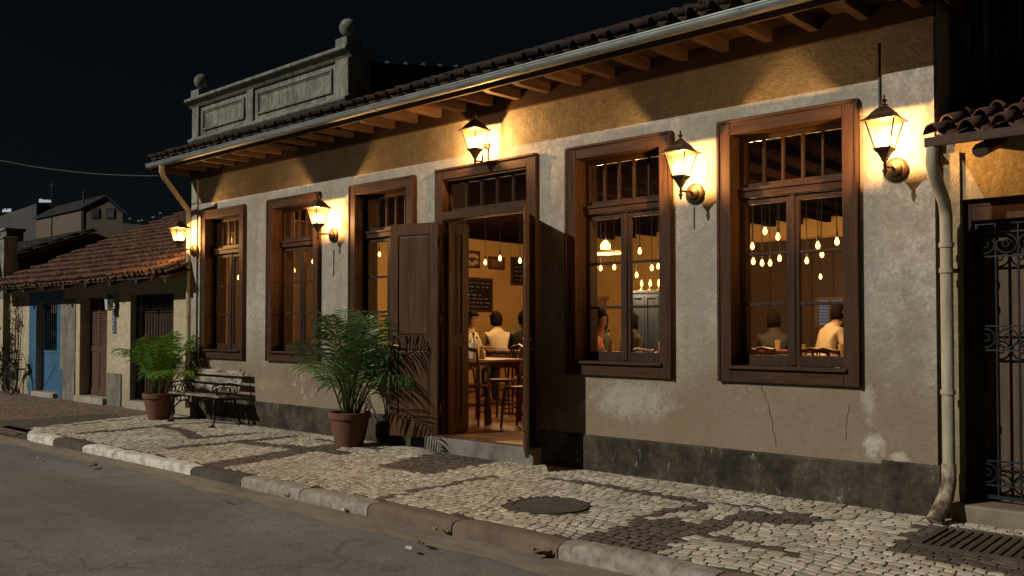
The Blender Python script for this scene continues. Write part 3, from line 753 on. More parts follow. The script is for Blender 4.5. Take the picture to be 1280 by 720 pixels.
def panel_leaf(name, M, L, z0, z1, mat=DOORW, handle=None, parent=B, mid=.44):
    """door leaf in local x 0..L (hinge at 0), thickness along y; raised panels both sides"""
    mb = MB(); t = .042
    st = .105; zm = z0+(z1-z0)*mid
    mb.box(0, st, -t/2, t/2, z0, z1); mb.box(L-st, L, -t/2, t/2, z0, z1)
    for a, b in ((z0, z0+.20), (zm-.07, zm+.07), (z1-.13, z1)): mb.box(st, L-st, -t/2+.001, t/2-.001, a, b)
    for a, b in ((z0+.20, zm-.07), (zm+.07, z1-.13)):
        mb.box(st, L-st, -.008, .008, a, b)
        for s in (-1, 1):
            y0, y1 = (.008, .017) if s > 0 else (-.017, -.008)
            x0, x1 = st+.045, L-st-.045
            c = [(st+.018, s*.008, a+.018), (L-st-.018, s*.008, a+.018), (L-st-.018, s*.008, b-.018), (st+.018, s*.008, b-.018),
                 (x0, s*.018, a+.045), (x1, s*.018, a+.045), (x1, s*.018, b-.045), (x0, s*.018, b-.045)]
            mb.hexa(c)
            for q in ((st, st+.016, a, b), (L-st-.016, L-st, a, b)): mb.box(q[0], q[1], min(s*.0085, s*.026), max(s*.0085, s*.026), q[2], q[3])
            for q in ((a, a+.016), (b-.016, b)): mb.box(st+.016, L-st-.016, min(s*.0085, s*.026), max(s*.0085, s*.026), q[0], q[1])
    o = mb.build(name, mat, parent, M=M, bevel=.003)
    if handle is not None:
        hb = MB(); zh = z0+(z1-z0)*.42+.02
        for s in (-1, 1):
            hb.box(L-.075, L-.035, min(s*(t/2), s*(t/2+.008)), max(s*(t/2), s*(t/2+.008)), zh-.16, zh+.09)
            hb.tube([(L-.055, s*(t/2+.004), zh), (L-.055, s*(t/2+.05), zh), (L-.075, s*(t/2+.058), zh), (L-.17, s*(t/2+.055), zh-.005)], .009, 8)
            hb.lathe([(.012, 0), (.016, .01), (.010, .03), (.004, .04)], (L-.055, s*(t/2+.012), zh+.08), 8)
        hb.build('handle', BRASS, o, M=M, smooth=True)
    return o
def leafM(hx, hy, tx, ty):
    a = math.atan2(ty-hy, tx-hx); return Matrix.Translation((hx, hy, 0)) @ Matrix.Rotation(a, 4, 'Z')
LZ0, LZ1 = .155, 2.80
panel_leaf('door_leaf', leafM(DX0+CW-.02, DW-.09, -8.47, 7.27), .70, LZ0, LZ1, DOORW, 1)
panel_leaf('door_leaf', leafM(DX1-CW+.015, DW-.085, -5.985, 6.93), .70, LZ0, LZ1, DOORW, 1)
panel_leaf('jamb_panel', leafM(DX0+CW+.02, DW+.03, DX0+CW+.04, DW+.55), .34, LZ0+.05, LZ1, DOORW, None)
for z in (.5, 1.6, 2.55):
    for x, y in ((DX0+CW-.015, DW-.066), (DX1-CW+.01, DW-.066)):
        hb = MB(); hb.lathe([(.012, -.06), (.012, .06), (.006, .07)], (x, y, z), 8); hb.build('hinge', BRASS, df, smooth=True)
mb = MB(); mb.box(DX0-.05, DX1+.06, DW-.16, DW+.021, -.02, FLOOR-.012); mb.build('doorstep', STONEBASE, B, bevel=.015)
mb = MB(); mb.box(DX0+CW+.001, DX1-CW-.001, DW-.11, DW+.02, FLOOR-.010, FLOOR+.006); mb.build('threshold', TABLEW, B, bevel=.004)
mb = MB(); mb.tube([P(1103,52,DW)+Vector((0,-.012,0)), P(1103,135,DW)+Vector((0,-.012,0))], .011, 6); mb.build('conduit', IRON, B)
mb = MB(); mb.tube([P(417,312,DW)+Vector((0,-.009,0)), P(417,345,DW)+Vector((0,-.009,0))], .007, 6)
mb.build('conduit', PIPE, B); mb = MB(); mb.tube([P(868,258,DW)+Vector((0,-.009,0)), P(868,285,DW)+Vector((0,-.009,0))], .007, 6); mb.build('conduit', PIPE, B)

# eave: rafters, soffit, fascia, gutter, tiles
DG = 6.77; EX0, EX1 = -14.05, -2.05
mb = MB(); y = DG+.09
while y < DW-.03:
    mb.box(EX0+.03, EX1-.03, y, y+.098, 4.205, 4.222); y += .101
mb.build('soffit', SOFFIT, B)
mb = MB(); mb.box(XL-.01, XR+.01, DW-.040, DW+.02, 4.005, 4.20); mb.build('wall_plate', SOFFIT, B, bevel=.004)
XR0 = on_y(1056, 6.9)
for i in range(29):
    x = XR0 + .4 - i*.433
    if x < EX0+.1: break
    mb = MB(); mb.prism([(DG+.09, 4.115),(DG+.09, 4.203),(DW-.042, 4.203),(DW-.042, 4.10),(DG+.22, 4.085)], 'X', x-.04, x+.04)
    mb.build('rafter', RAFTER, B, bevel=.005)
mb = MB(); mb.box(EX0, EX1, DG+.055, DG+.085, 4.07, 4.225)
mb.build('fascia', RAFTER, B, bevel=.004)
for xa in (EX1-.001, EX0-.03):
    mb = MB(); mb.prism([(DG+.05,4.08),(DG+.05,4.23),(DW+.5,4.23+1.2*.428),(DW+.5,4.08)], 'X', xa, xa+.03); mb.build('barge_board', SOFFIT, B, bevel=.004)
mb = MB(); GZ = 4.17
prof = [(DG+.052*math.cos(math.pi+math.pi*i/8), GZ+.06*math.sin(math.pi+math.pi*i/8)) for i in range(9)]
op = prof + [(DG+.052, GZ+.02), (DG+.046, GZ+.02)] + [(DG+.046*math.cos(math.pi+math.pi*i/8), GZ+.054*math.sin(math.pi+math.pi*i/8)) for i in range(8, -1, -1)] + [(DG-.060, GZ+.007), (DG-.060, GZ+.019), (DG-.050, GZ+.019)]
mb.prism(op, 'X', EX0-.03, EX1+.03)
x = EX0+1.0
while x < EX1:
    mb.prism([(DG+.056*math.cos(math.pi+math.pi*i/8), GZ+.064*math.sin(math.pi+math.pi*i/8)) for i in range(9)], 'X', x-.02, x+.02); x += 2.4
mb.build('gutter', GUTTER, B, smooth=True)
tile_roof(EX0, EX1, DG-.01, 4.228, 4.6, .428, period=.215, course=.38, sag=.02, seed=3).build('roof', TILE, B, solid=.012, smooth=True)
mb = MB(); mb.prism([(DG+.09,4.226),(11.0,4.226+4.14*.428-.03),(BACK+.3,4.4),(BACK+.3,4.3),(11.0,5.7),(DG+.09,4.223)], 'X', EX0+.01, EX1-.01); mb.build('roof_deck', SOFFIT, B)
# downpipe at the far corner
mb = MB(); gx = EX0+.42
mb.tube([(gx,DG,4.12),(gx,DG,4.02),(gx-.03,DG+.05,3.95),(XL+.0,DW-.10,3.50),(XL-.06,DW-.045,3.42),(XL-.06,DW-.045,3.2),(XL-.06,DW-.04,2.2),(XL-.06,DW-.04,.15)], .042, 12)
for z in (3.1, 1.7, .6): mb.lathe([(.05,-.02),(.05,.02)], (XL-.06,DW-.042,z), 12)
mb.build('downpipe', PIPE, B, smooth=True)

# parapet with two ball finials standing over the facade
PX0, PX1 = on_y(237, 7.6), on_y(433, 7.6); PY0, PY1 = 7.60, 8.02
pz0, pz1 = EYE+.277/.6668*7.6-.15, EYE+.347/.6668*7.6
mb = MB()
mb.box(PX0+.06, PX1-.06, PY0+.05, PY1-.05, 4.3, pz1-.13)
mb.prism([(PY0-.02,pz0+.15),(PY0-.07,pz0+.20),(PY0-.06,pz0+.23),(PY0-.02,pz0+.25),(PY0+.0,pz0+.27),(PY0+.10,pz0+.29),(PY1-.10,pz0+.29),(PY1+.04,pz0+.20),(PY1,pz0+.1),(PY0,pz0+.1)], 'X', PX0-.02, PX1+.02)
mb.prism([(PY0+.02,pz1-.16),(PY0-.03,pz1-.10),(PY0-.10,pz1-.06),(PY0-.10,pz1-.015),(PY0-.04,pz1+.01),(PY1+.04,pz1+.01),(PY1+.10,pz1-.015),(PY1+.10,pz1-.06),(PY1+.03,pz1-.10),(PY1-.02,pz1-.16)], 'X', PX0-.08, PX1+.08)
xm = (PX0+PX1)/2 - .35
pil = [(PX0, PX0+.22), (PX1-.30, PX1), (xm-.09, xm+.09)]
for a, b in pil: mb.box(a, b, PY0+.012, PY1-.012, 4.4, pz1-.12)
pa = mb.build('parapet', PARA, B, bevel=.012)
for a, b in ((PX0+.22, xm-.09), (xm+.09, PX1-.30)):
    mb = MB(); z0, z1 = pz0+.36, pz1-.23
    mb.frame(a+.10, b-.10, z0, z1, PY0+.020, PY0+.052, .035); mb.frame(a+.137, b-.137, z0+.037, z1-.037, PY0+.036, PY0+.0525, .02)
    mb.build('parapet_panel', PARA, pa, bevel=.008)
for x in (PX0+.11, PX1-.15):
    mb = MB(); c = (x, (PY0+PY1)/2-.08, pz1)
    mb.box(c[0]-.13, c[0]+.13, c[1]-.13, c[1]+.13, pz1-.01, pz1+.15); mb.lathe([(.09,.15),(.05,.17),(.045,.20)]+[(.13*math.sin(R(a)), .32-.13*math.cos(R(a))) for a in range(22, 176, 11)]+[(.012,.455),(.005,.47)], c, 20)
    mb.build('finial', PARA, pa, smooth=True)
# firewall rising behind the parapet
fw = PX(590, 85, PX1-.2); FWY, FWZ = fw.y, fw.z
mb = MB(); mb.prism([(PY1-.02,4.5),(PY1-.02,pz1-.12),(FWY,FWZ),(FWY+.4,FWZ),(FWY+.4,4.5)], 'X', PX1-.34, PX1-.08)
y = PY1+.1
while y < FWY:
    z = pz1-.12+(FWZ-pz1+.12)*(y-PY1)/(FWY-PY1)
    mb.lathe([(.07,-.2),(.06,.2)], (PX1-.2, y+.2, z+.0), 10, axis='Y'); y += .36
mb.build('firewall', BGDARK, B)

# ================================================================== WALL LANTERNS
def lantern(name, label, X, z, out=.27, armless=False):
    o = thing(name, label, 'wall lamp', (X, DW - .002, z), 'lit wall lanterns along the facade')
    if X < XL+.2 or X > -2.56: o.location.y = DW-.036; INFO[o.name] = ((X, DW-.036, z), 0)
    pz = .20 if armless else 0
    mb = MB(); mb.lathe([(q*(.4 if armless else 1), h) for q, h in ((.100, 0), (.100, -.018), (.085, -.03), (.06, -.034), (.055, -.05), (.02, -.06), (.005, -.062))], (0,0,pz), 24, axis='Y'); mb.build('backplate', BRONZE, o, smooth=True, local=True)
    mb = MB(); mb.tube([(0,-.05,pz),(0,-.07,pz),(0,-.10,.01),(0,-out,.0)] if armless else [(0,-.05,.0),(0,-.12,.012),(0,-.19,.0),(0,-out,.0)], .012, 8)
    mb.tube([(0,-out+.0,.05),(0,-out,-.035)], .014, 8); mb.lathe([(.018,-.03),(.022,-.045),(.010,-.06),(.012,-.075),(.002,-.09)], (0,-out,0), 10)
    mb.build('bracket', BRONZE, o, smooth=True, local=True)
    c = (0, -out, 0)
    mb = MB(); mb.sqloft([(.014,.03),(.022,.045),(.026,.06),(.045,.10),(.066,.125),(.070,.135),(.066,.140)], c); mb.build('cup', BRONZE, o, local=True, bevel=.002)
    g0, g1, h0, h1 = .138, .358, .058, .112
    mb = MB()
    for sx, sy in ((-1,-1),(1,-1),(1,1),(-1,1)):
        mb.bar((sx*h0, -out+sy*h0, g0), (sx*h1, -out+sy*h1, g1), .010, .010)
    for h, z in ((h0, g0), (h1, g1-.004)):
        for a, b in (((-1,-1),(1,-1)),((1,-1),(1,1)),((1,1),(-1,1)),((-1,1),(-1,-1))):
            mb.bar((a[0]*h, -out+a[1]*h, z), (b[0]*h, -out+b[1]*h, z), .010, .010)
    mb.build('cage', BRONZE, o, local=True)
    mb = MB()
    for k in range(4):
        a = R(90)*k; ca, sa = math.cos(a), math.sin(a)
        def pt(x, y, z): return (x*ca-y*sa, -out+x*sa+y*ca, z)
        mb.add([pt(-h0+.004,-h0+.003,g0+.004), pt(h0-.004,-h0+.003,g0+.004), pt(h1-.004,-h1+.003,g1-.006), pt(-h1+.004,-h1+.003,g1-.006)], [(0,1,2,3)])
    mb.build('glass', FROST, o, local=True)
    mb = MB(); mb.sqloft([(.128,.350),(.142,.352),(.142,.362),(.120,.372),(.098,.395),(.078,.425),(.052,.452),(.030,.470),(.024,.480)], c)
    mb.build('lantern_roof', BRONZE, o, local=True, bevel=.003)
    mb = MB(); mb.lathe([(.026,.478),(.030,.487),(.014,.495),(.012,.505),(.024,.515),(.026,.522),(.010,.534),(.007,.545),(.012,.552),(.002,.575)], c, 12); mb.build('finial', BRONZE, o, smooth=True, local=True)
    mb = MB(); mb.lathe([(.014,.14),(.014,.18),(.018,.19),(.034,.225),(.036,.245),(.026,.275),(.004,.285)], c, 14); mb.build('bulb', BULB, o, smooth=True, local=True)
    l = bpy.data.lights.new('lantern_light', 'POINT'); l.energy = LAMP_W; l.color = LAMP_COL; l.shadow_soft_size = .02
    lo = bpy.data.objects.new('lantern_light', l); col.objects.link(lo); lo.parent = o; lo.location = (0, -out, .195)
    return o
lantern('wall_lantern', 'lit wall lantern on the far corner pilaster above the low tiled roof', XL+.105, 2.81)
lantern('wall_lantern', 'lit wall lantern between the second and third window from the far corner', on_y(417, DW), 2.80)
lantern('wall_lantern', 'lit wall lantern mounted higher than the others above the open doorway', -7.10, 3.44, .22, True)
lantern('wall_lantern', 'lit wall lantern between the two big windows beside the door', on_y(870, DW), 2.80)
lantern('wall_lantern', 'lit wall lantern under the eave end beside the stained side wall and tiled awning', on_y(1124, DW), 2.80)

# ================================================================== LOW HOUSE BESIDE THE RESTAURANT
LD = 7.62; LX0, LX1 = -22.75, XL-.005
H = thing('low_house', 'low cream house with brown tiled roof, blue door and louvred brown door', 'house', ((LX0+LX1)/2, LD, 0))
def lx(u): return on_y(u, LD)
def lz(u, v): return P(u, v, LD).z
bd = (lx(46), lx(72), .10, lz(60, 377)); wdr = (lx(100), lx(134), .12, lz(117, 371)); gt = (lx(163), lx(217), .14, lz(190, 367))
mb = MB(); wall_grid(mb, LX0, LX1, -.15, 2.60, LD, LD+.30, [(h[0], h[1], -.15, h[3]) for h in (bd, wdr, gt)]); mb.build('wall', CREAM, H)
mb = MB(); mb.box(lx(37), bd[0]-.001, LD-.012, LD+.16, .0, 2.30); mb.box(bd[1]+.001, lx(79), LD-.012, LD+.16, .0, 2.30); mb.box(bd[0]-.001, bd[1]+.001, LD-.012, LD+.16, bd[3]+.001, 2.30)
mb.build('door_surround', BLUE, H, bevel=.006)
for a, b in ((lx(80), lx(95)), (lx(136), lx(153))):
    mb = MB(); mb.box(a, b, LD-.025, LD+.05, -.05, .62); mb.build('stone_plinth', STONEBASE, H, bevel=.008)
mb = MB(); mb.box(lx(76.5), lx(95), LD-.015, LD+.02, .621, 2.1); mb.build('pier_facing', STONEBASE, H, bevel=.004)
PALESTEP = simple('pale_step', (.36,.33,.27), (.2,.18,.14), 5)
for h in (bd, wdr, gt):
    mb = MB(); mb.box(h[0]-.04, h[1]+.04, LD-.10, LD+.20, -.12, h[2]-.005); mb.build('doorstep', PALESTEP, H, bevel=.012)
    mb = MB(); mb.box(h[0]-.3, h[1]+.3, LD+.95, LD+1.0, 0, 2.7); mb.build('hallway_wall', ROOM, H)
# blue door with a barred upper half
mb = MB(); x0, x1, z0, z1 = bd; zm = z0+(z1-z0)*.44; y = LD+.13
mb.frame(x0, x1, z0, z1, y, y+.045, .075); mb.box(x0+.075, x1-.075, y+.001, y+.044, zm-.03, zm+.03); mb.box(x0+.075, x1-.075, y+.012, y+.03, z0+.075, zm-.03)
mb.bar((x0+.10, y+.008, z0+.10), (x1-.10, y+.008, zm-.06), .025, .01, (0,1,0))
bdo = mb.build('blue_door', BLUE, H, bevel=.004)
mb = MB(); n = 8
for i in range(1, n): x = x0+.075+(x1-x0-.15)*i/n; mb.box(x-.009, x+.009, y+.014, y+.032, zm+.03, z1-.076)
mb.build('bars', DKBLUE, bdo)
mb = MB(); mb.box(x0+.075, x1-.075, y+.036, y+.04, zm+.03, z1-.076); mb.build('glass', GLASS, bdo)
mb = MB(); mb.box(x1-.075, x1-.02, y-.02, y-.001, z0+1.72, z0+1.95); mb.build('letter_plate', ENAMEL, bdo, bevel=.004)
# brown louvred double door
x0, x1, z0, z1 = wdr; y = LD+.20; zm = z0+(z1-z0)*.47
mb = MB(); n = 3; wv = (x1-x0)/n
for i in range(n):
    a, b = x0+i*wv+.004, x0+(i+1)*wv-.004
    mb.frame(a, b, z0, z1, y, y+.04, .055, bottom=.14); mb.box(a+.055, b-.055, y+.001, y+.039, zm-.05, zm+.05); mb.box(a+.055, b-.055, y+.014, y+.028, z0+.14, zm-.05)
ld = mb.build('louvred_door', LOUVRE, H, bevel=.004)
mb = MB()
for i in range(n):
    a, b = x0+i*wv+.060, x0+(i+1)*wv-.060; z = zm+.06
    while z < z1-.06:
        mb.hexa([(a,y+.004,z-.012),(b,y+.004,z-.012),(b,y+.036,z+.018),(a,y+.036,z+.018),(a,y+.004,z-.004),(b,y+.004,z-.004),(b,y+.036,z+.026),(a,y+.036,z+.026)]); z += .046
mb.build('louvres', LOUVRE, ld)
# iron gate with plank door behind
def scroll(mb, cx, y, cz, r, turns=1.35, flip=1, rad=.006):
    pts = []
    for i in range(26):
        t = i/25; a = t*turns*2*math.pi; q = r*(1-.72*t)
        pts.append((cx+flip*q*math.cos(a), y, cz+q*math.sin(a)))
    mb.tube(pts, rad, 6)
def iron_gate(x0, x1, z0, z1, y, parent, mat, nb, rows, name='iron_gate', rad=.008):
    mb = MB(); mb.frame(x0, x1, z0, z1, y-.012, y+.012, .028)
    for z in rows:
        for q in (z-.095, z+.095): mb.box(x0+.028, x1-.028, y-.006, y+.006, q-.007, q+.007)
    o = mb.build(name, mat, parent)
    mb = MB(); st = (x1-x0)/nb
    for i in range(1, nb):
        mb.tube([(x0+i*st, y, z0+.02), (x0+i*st, y, z1-.02)], rad, 6)
    mb.build('bars', mat, o, smooth=True)
    mb = MB()
    for z in rows:
        for i in range(nb):
            cx = x0+(i+.5)*st; r = st*.46
            mb.tube([(cx+r*math.cos(a*math.pi/9), y-.012, z+r*math.sin(a*math.pi/9)) for a in range(18)], .0065, 6, closed=True)
            scroll(mb, cx, y-.012, z, r*.55, 1.2, 1 if i % 2 else -1, .005)
    mb.build('scrollwork', mat, o, smooth=True)
    return o
x0, x1, z0, z1 = gt
iron_gate(x0+.01, x1-.01, z0, z1-.01, LD+.12, H, IRON, 15, [z0+1.05, z1-.17])
mb = MB(); n = 8
for i in range(n):
    a = x0+(x1-x0)*i/n; mb.box(a+.006, a+(x1-x0)/n-.006, LD+.235, LD+.265, z0, z1-.02)
mb.build('plank_door', PLANKW, H, bevel=.004)
# roof, fringe of tiles, rafters
tile_roof(LX0-.12, LX1, 7.05, 2.42, 5.0, .45, period=.20, course=.36, sag=.03, seed=9).build('roof', TILE2, H, solid=.012, smooth=True)
mb = MB(); mb.prism([(7.10,2.375),(7.6,2.56),(12.0,2.34+4.9*.45),(12.0,2.28+4.9*.45),(7.6,2.50),(7.10,2.355)], 'X', LX0-.1, LX1)
mb.build('roof_deck', SOFFIT, H)
x = LX0+.2
while x < LX1-.1:
    mb = MB(); mb.prism([(7.10,2.27),(7.10,2.352),(LD+.1,2.352+.52*.45),(LD+.1,2.27+.52*.45)], 'X', x-.035, x+.035); mb.build('rafter', PLANKW, H); x += 1.05
mb = MB(); mb.prism([(7.02,2.36),(7.02,2.42),(7.95,2.84),(7.95,2.78)], 'X', LX1-.001, LX1+.0); mb = MB()
mb.prism([(7.0,2.30),(7.0,2.40),(7.50,2.63),(7.50,2.50)], 'X', LX1-.42, LX1-.385); mb.build('barge_board', RAFTER, H)
# party wall beyond the roof, with a post
mb = MB(); mb.prism([(LD-.1,2.2),(LD-.1,2.62),(12.2,2.62+4.7*.45),(12.2,2.2)], 'X', LX0-.42, LX0-.14); mb.build('party_wall', STONEBASE, H)
mb = MB(); c = PX(31, 345, LX0-.28); mb.box(c.x-.15, c.x+.15, 7.5, 7.8, 2.2, 3.62); mb.box(c.x-.18, c.x+.18, 7.47, 7.83, 3.621, 3.68); mb.build('gate_post', PARA, H, bevel=.02)
# things on its wall
o = thing('house_number_plate', 'narrow blue enamel plate with pale figures on the cream pier', 'sign', P(143.5, 401, LD))
mb = MB(); mb.box(-.075, .075, -.018, -.001, -.25, .25); mb.build('plate', SIGNBLUE, o, local=True, bevel=.003)
mb = MB(); mb.frame(-.070, .070, -.243, .243, -.021, -.0185, .008)
def digit(mb, cx, cz, d, s=.05):
    segs = {'0':'abcdef','1':'bc','2':'abged','3':'abgcd','9':'abcdfg','8':'abcdefg'}[d]
    q = {'a':((-1,2),(1,2)),'b':((1,2),(1,0)),'c':((1,0),(1,-2)),'d':((-1,-2),(1,-2)),'e':((-1,0),(-1,-2)),'f':((-1,2),(-1,0)),'g':((-1,0),(1,0))}
    for k in segs:
        (a, b), (c, e) = q[k]; mb.tube([(cx+a*s*.6, -.020, cz+b*s*.55), (cx+c*s*.6, -.020, cz+e*s*.55)], .011, 5)
for d, z in zip('323', (.145, 0, -.145)): digit(mb, 0, z, d)
mb.build('figures', ENAMEL, o, local=True)
o = thing('porch_light', 'small blue enamelled porch light on the cream pier above the number plate', 'wall lamp', P(145, 380, LD))
mb = MB(); mb.lathe([(.05,-.001),(.05,-.02),(.02,-.03)], (.06,0,-.05), 12, axis='Y'); mb.tube([(.06,-.02,-.05),(.06,-.12,-.06),(.06,-.16,.05),(.02,-.15,.18),(-.02,-.13,.17)], .010, 6); mb.build('bracket', DKBLUE, o, local=True, smooth=True)
mb = MB(); mb.sqloft([(.075,.13),(.08,.14),(.03,.19),(.01,.2)], (-.02,-.13,-.03)); mb.sqloft([(.06,-.1),(.065,-.09)], (-.02,-.13,-.03)); mb.build('hood', SIGNBLUE, o, local=True)
mb = MB(); mb.sqloft([(.05,-.088),(.065,.128)], (-.02,-.13,-.03)); mb.build('shade', ENAMEL, o, local=True, bevel=.01)

# ================================================================== HOUSE BEYOND, and the house with the iron gate
TX1 = LX0-.43
T = thing('cream_house', 'cream house with grey tiled roof beyond the low house and its party wall', 'house', (-27, LD, 0))
mb = MB(); wall_grid(mb, -33, TX1, -.15, 3.1, LD-.02, LD+.3, [(-25.4, -23.85, .9, 2.25)]); mb.build('wall', CREAM, T)
mb = MB(); mb.frame(-25.4, -23.85, .9, 2.25, LD+.03, LD+.10, .07)
for i in range(1, 9): mb.box(-25.4+i*.172-.01, -25.4+i*.172+.01, LD+.05, LD+.07, .97, 2.18)
wn = mb.build('window', DKBLUE, T)
mb = MB(); mb.box(-25.33, -23.92, LD+.105, LD+.109, .97, 2.18); mb.build('glass', simple('dim_pane', (.05,.07,.08), None, 3, rough=.2), wn)
tile_roof(-33, TX1+.05, 7.15, 2.98, 2.6, .40, period=.22, course=.38, sag=.02, seed=21).build('roof', TILE3, T, solid=.012, smooth=True)
mb = MB(); mb.prism([(7.2,2.95),(9.72,2.95+2.52*.40),(13.2,2.9),(9.72,2.9+2.52*.40),(7.2,2.90)], 'X', -33, TX1+.04); mb.build('roof_deck', RAFTER, T)
c = P(14, 300, 12.0); mb = MB(); mb.box(c.x-.28, c.x+.28, 11.7, 12.3, 3.5, 5.1); mb.box(c.x-.34, c.x+.34, 11.64, 12.36, 5.101, 5.2); mb.build('chimney', PARA, T, bevel=.02)

G = thing('gated_house', 'house with scrolled iron gate under a tiled awning against the stained wall', 'house', (-.4, 7.6, 0))
GD = 7.60; gx0, gz1 = on_y(1203, GD), 2.52
mb = MB(); wall_grid(mb, XR+.022, 2.2, -.1, 3.05, GD, GD+.3, [(gx0, -.45, -.1, gz1)])
mb.box(XR+.022, gx0-.001, GD-.03, GD-.001, -.02, 2.9); mb.build('wall', TAN, G)
mb = MB(); mb.frame(gx0+.001, -.451, .14, gz1-.001, GD+.05, GD+.16, .06, bottom=0); mb.box(gx0+.061, -.511, GD+.05, GD+.14, gz1-.17, gz1-.061); mb.build('gate_frame', CASING, G, bevel=.005)
iron_gate(gx0+.065, -.515, .16, gz1-.175, GD+.10, G, GATEIRON, 9, [.36, 1.42, gz1-.36], rad=.009)
mb = MB(); x = gx0+.05
while x < -.46:
    mb.box(x, x+.118, GD+.23, GD+.26, .12, gz1-.05); x += .125
mb.build('plank_door', simple('brown_plank', (.10, .066, .040), (.045, .030, .019), 3, (10, 10, .6), .7, .5, 8), G, bevel=.004)
mb = MB(); mb.box(gx0-.06, -.3, GD-.16, GD+.3, -.05, .13); mb.build('doorstep', simple('worn_step', (.22,.185,.13), (.11,.09,.065), 4), G, bevel=.015)
tile_roof(XR+.07, 2.3, 7.0, 2.93, 3.7, .34, period=.235, course=.40, seed=31).build('awning_roof', rooftile('red_roof_tile', (.15, .068, .042), (.075, .042, .030), (.03, .026, .024)), G, solid=.013, smooth=True)
mb = MB(); mb.prism([(7.05,2.87),(7.05,2.92),(10.7,2.92+3.65*.34),(10.7,2.87+3.65*.34)], 'X', XR+.07, 2.3); mb.build('roof_deck', SOFFIT, G)
mb = MB(); mb.box(XR+.07, 2.3, 6.985, 7.01, 2.86, 2.93); mb.build('fascia', RAFTER, G, bevel=.004)
mb = MB(); mb.prism([(7.5,3.05),(7.5,3.13),(10.7,3.13+3.2*.34),(10.7,3.05+3.2*.34)], 'X', XR+.004, XR+.05); mb.build('flashing', simple('pale_flashing', (.36,.35,.32), (.08,.08,.075), 8, lo=.4, hi=.6), G)
mb = MB()
for x in (-1.72, -.9, -.1): mb = MB(); mb.tube([(x,7.06,2.80),(x,GD+.05,2.80+.5*.34)], .055, 10); mb.build('rafter', PLANKW, G, smooth=True)
px = on_y(1184, 7.40)
mb = MB(); mb.tube([(px+.005,7.03,2.86),(px+.005,7.03,2.74),(px+.01,7.08,2.66),(px+.005,7.34,2.48),(px,7.40,2.38),(px,7.40,2.2),(px,7.40,1.2),(px,7.40,.42)], .047, 14)
for z in (2.15, 1.95, 1.0): mb.lathe([(.056,-.018),(.056,.018)], (px,7.40,z), 14)
dp = mb.build('downpipe', PIPE, G, smooth=True)
mb = MB(); mb.tube([(px,7.40,.44),(px,7.395,.30),(px-.01,7.35,.19),(px-.05,7.20,.02)], [.054,.056,.058,.062], 14); mb.build('shoe', PIPEBASE, dp, smooth=True)
mb = MB(); mb.box(px-.09, px+.06, GD-.06, GD-.03, 1.955, 1.97); mb.build('clamp', IRON, dp)

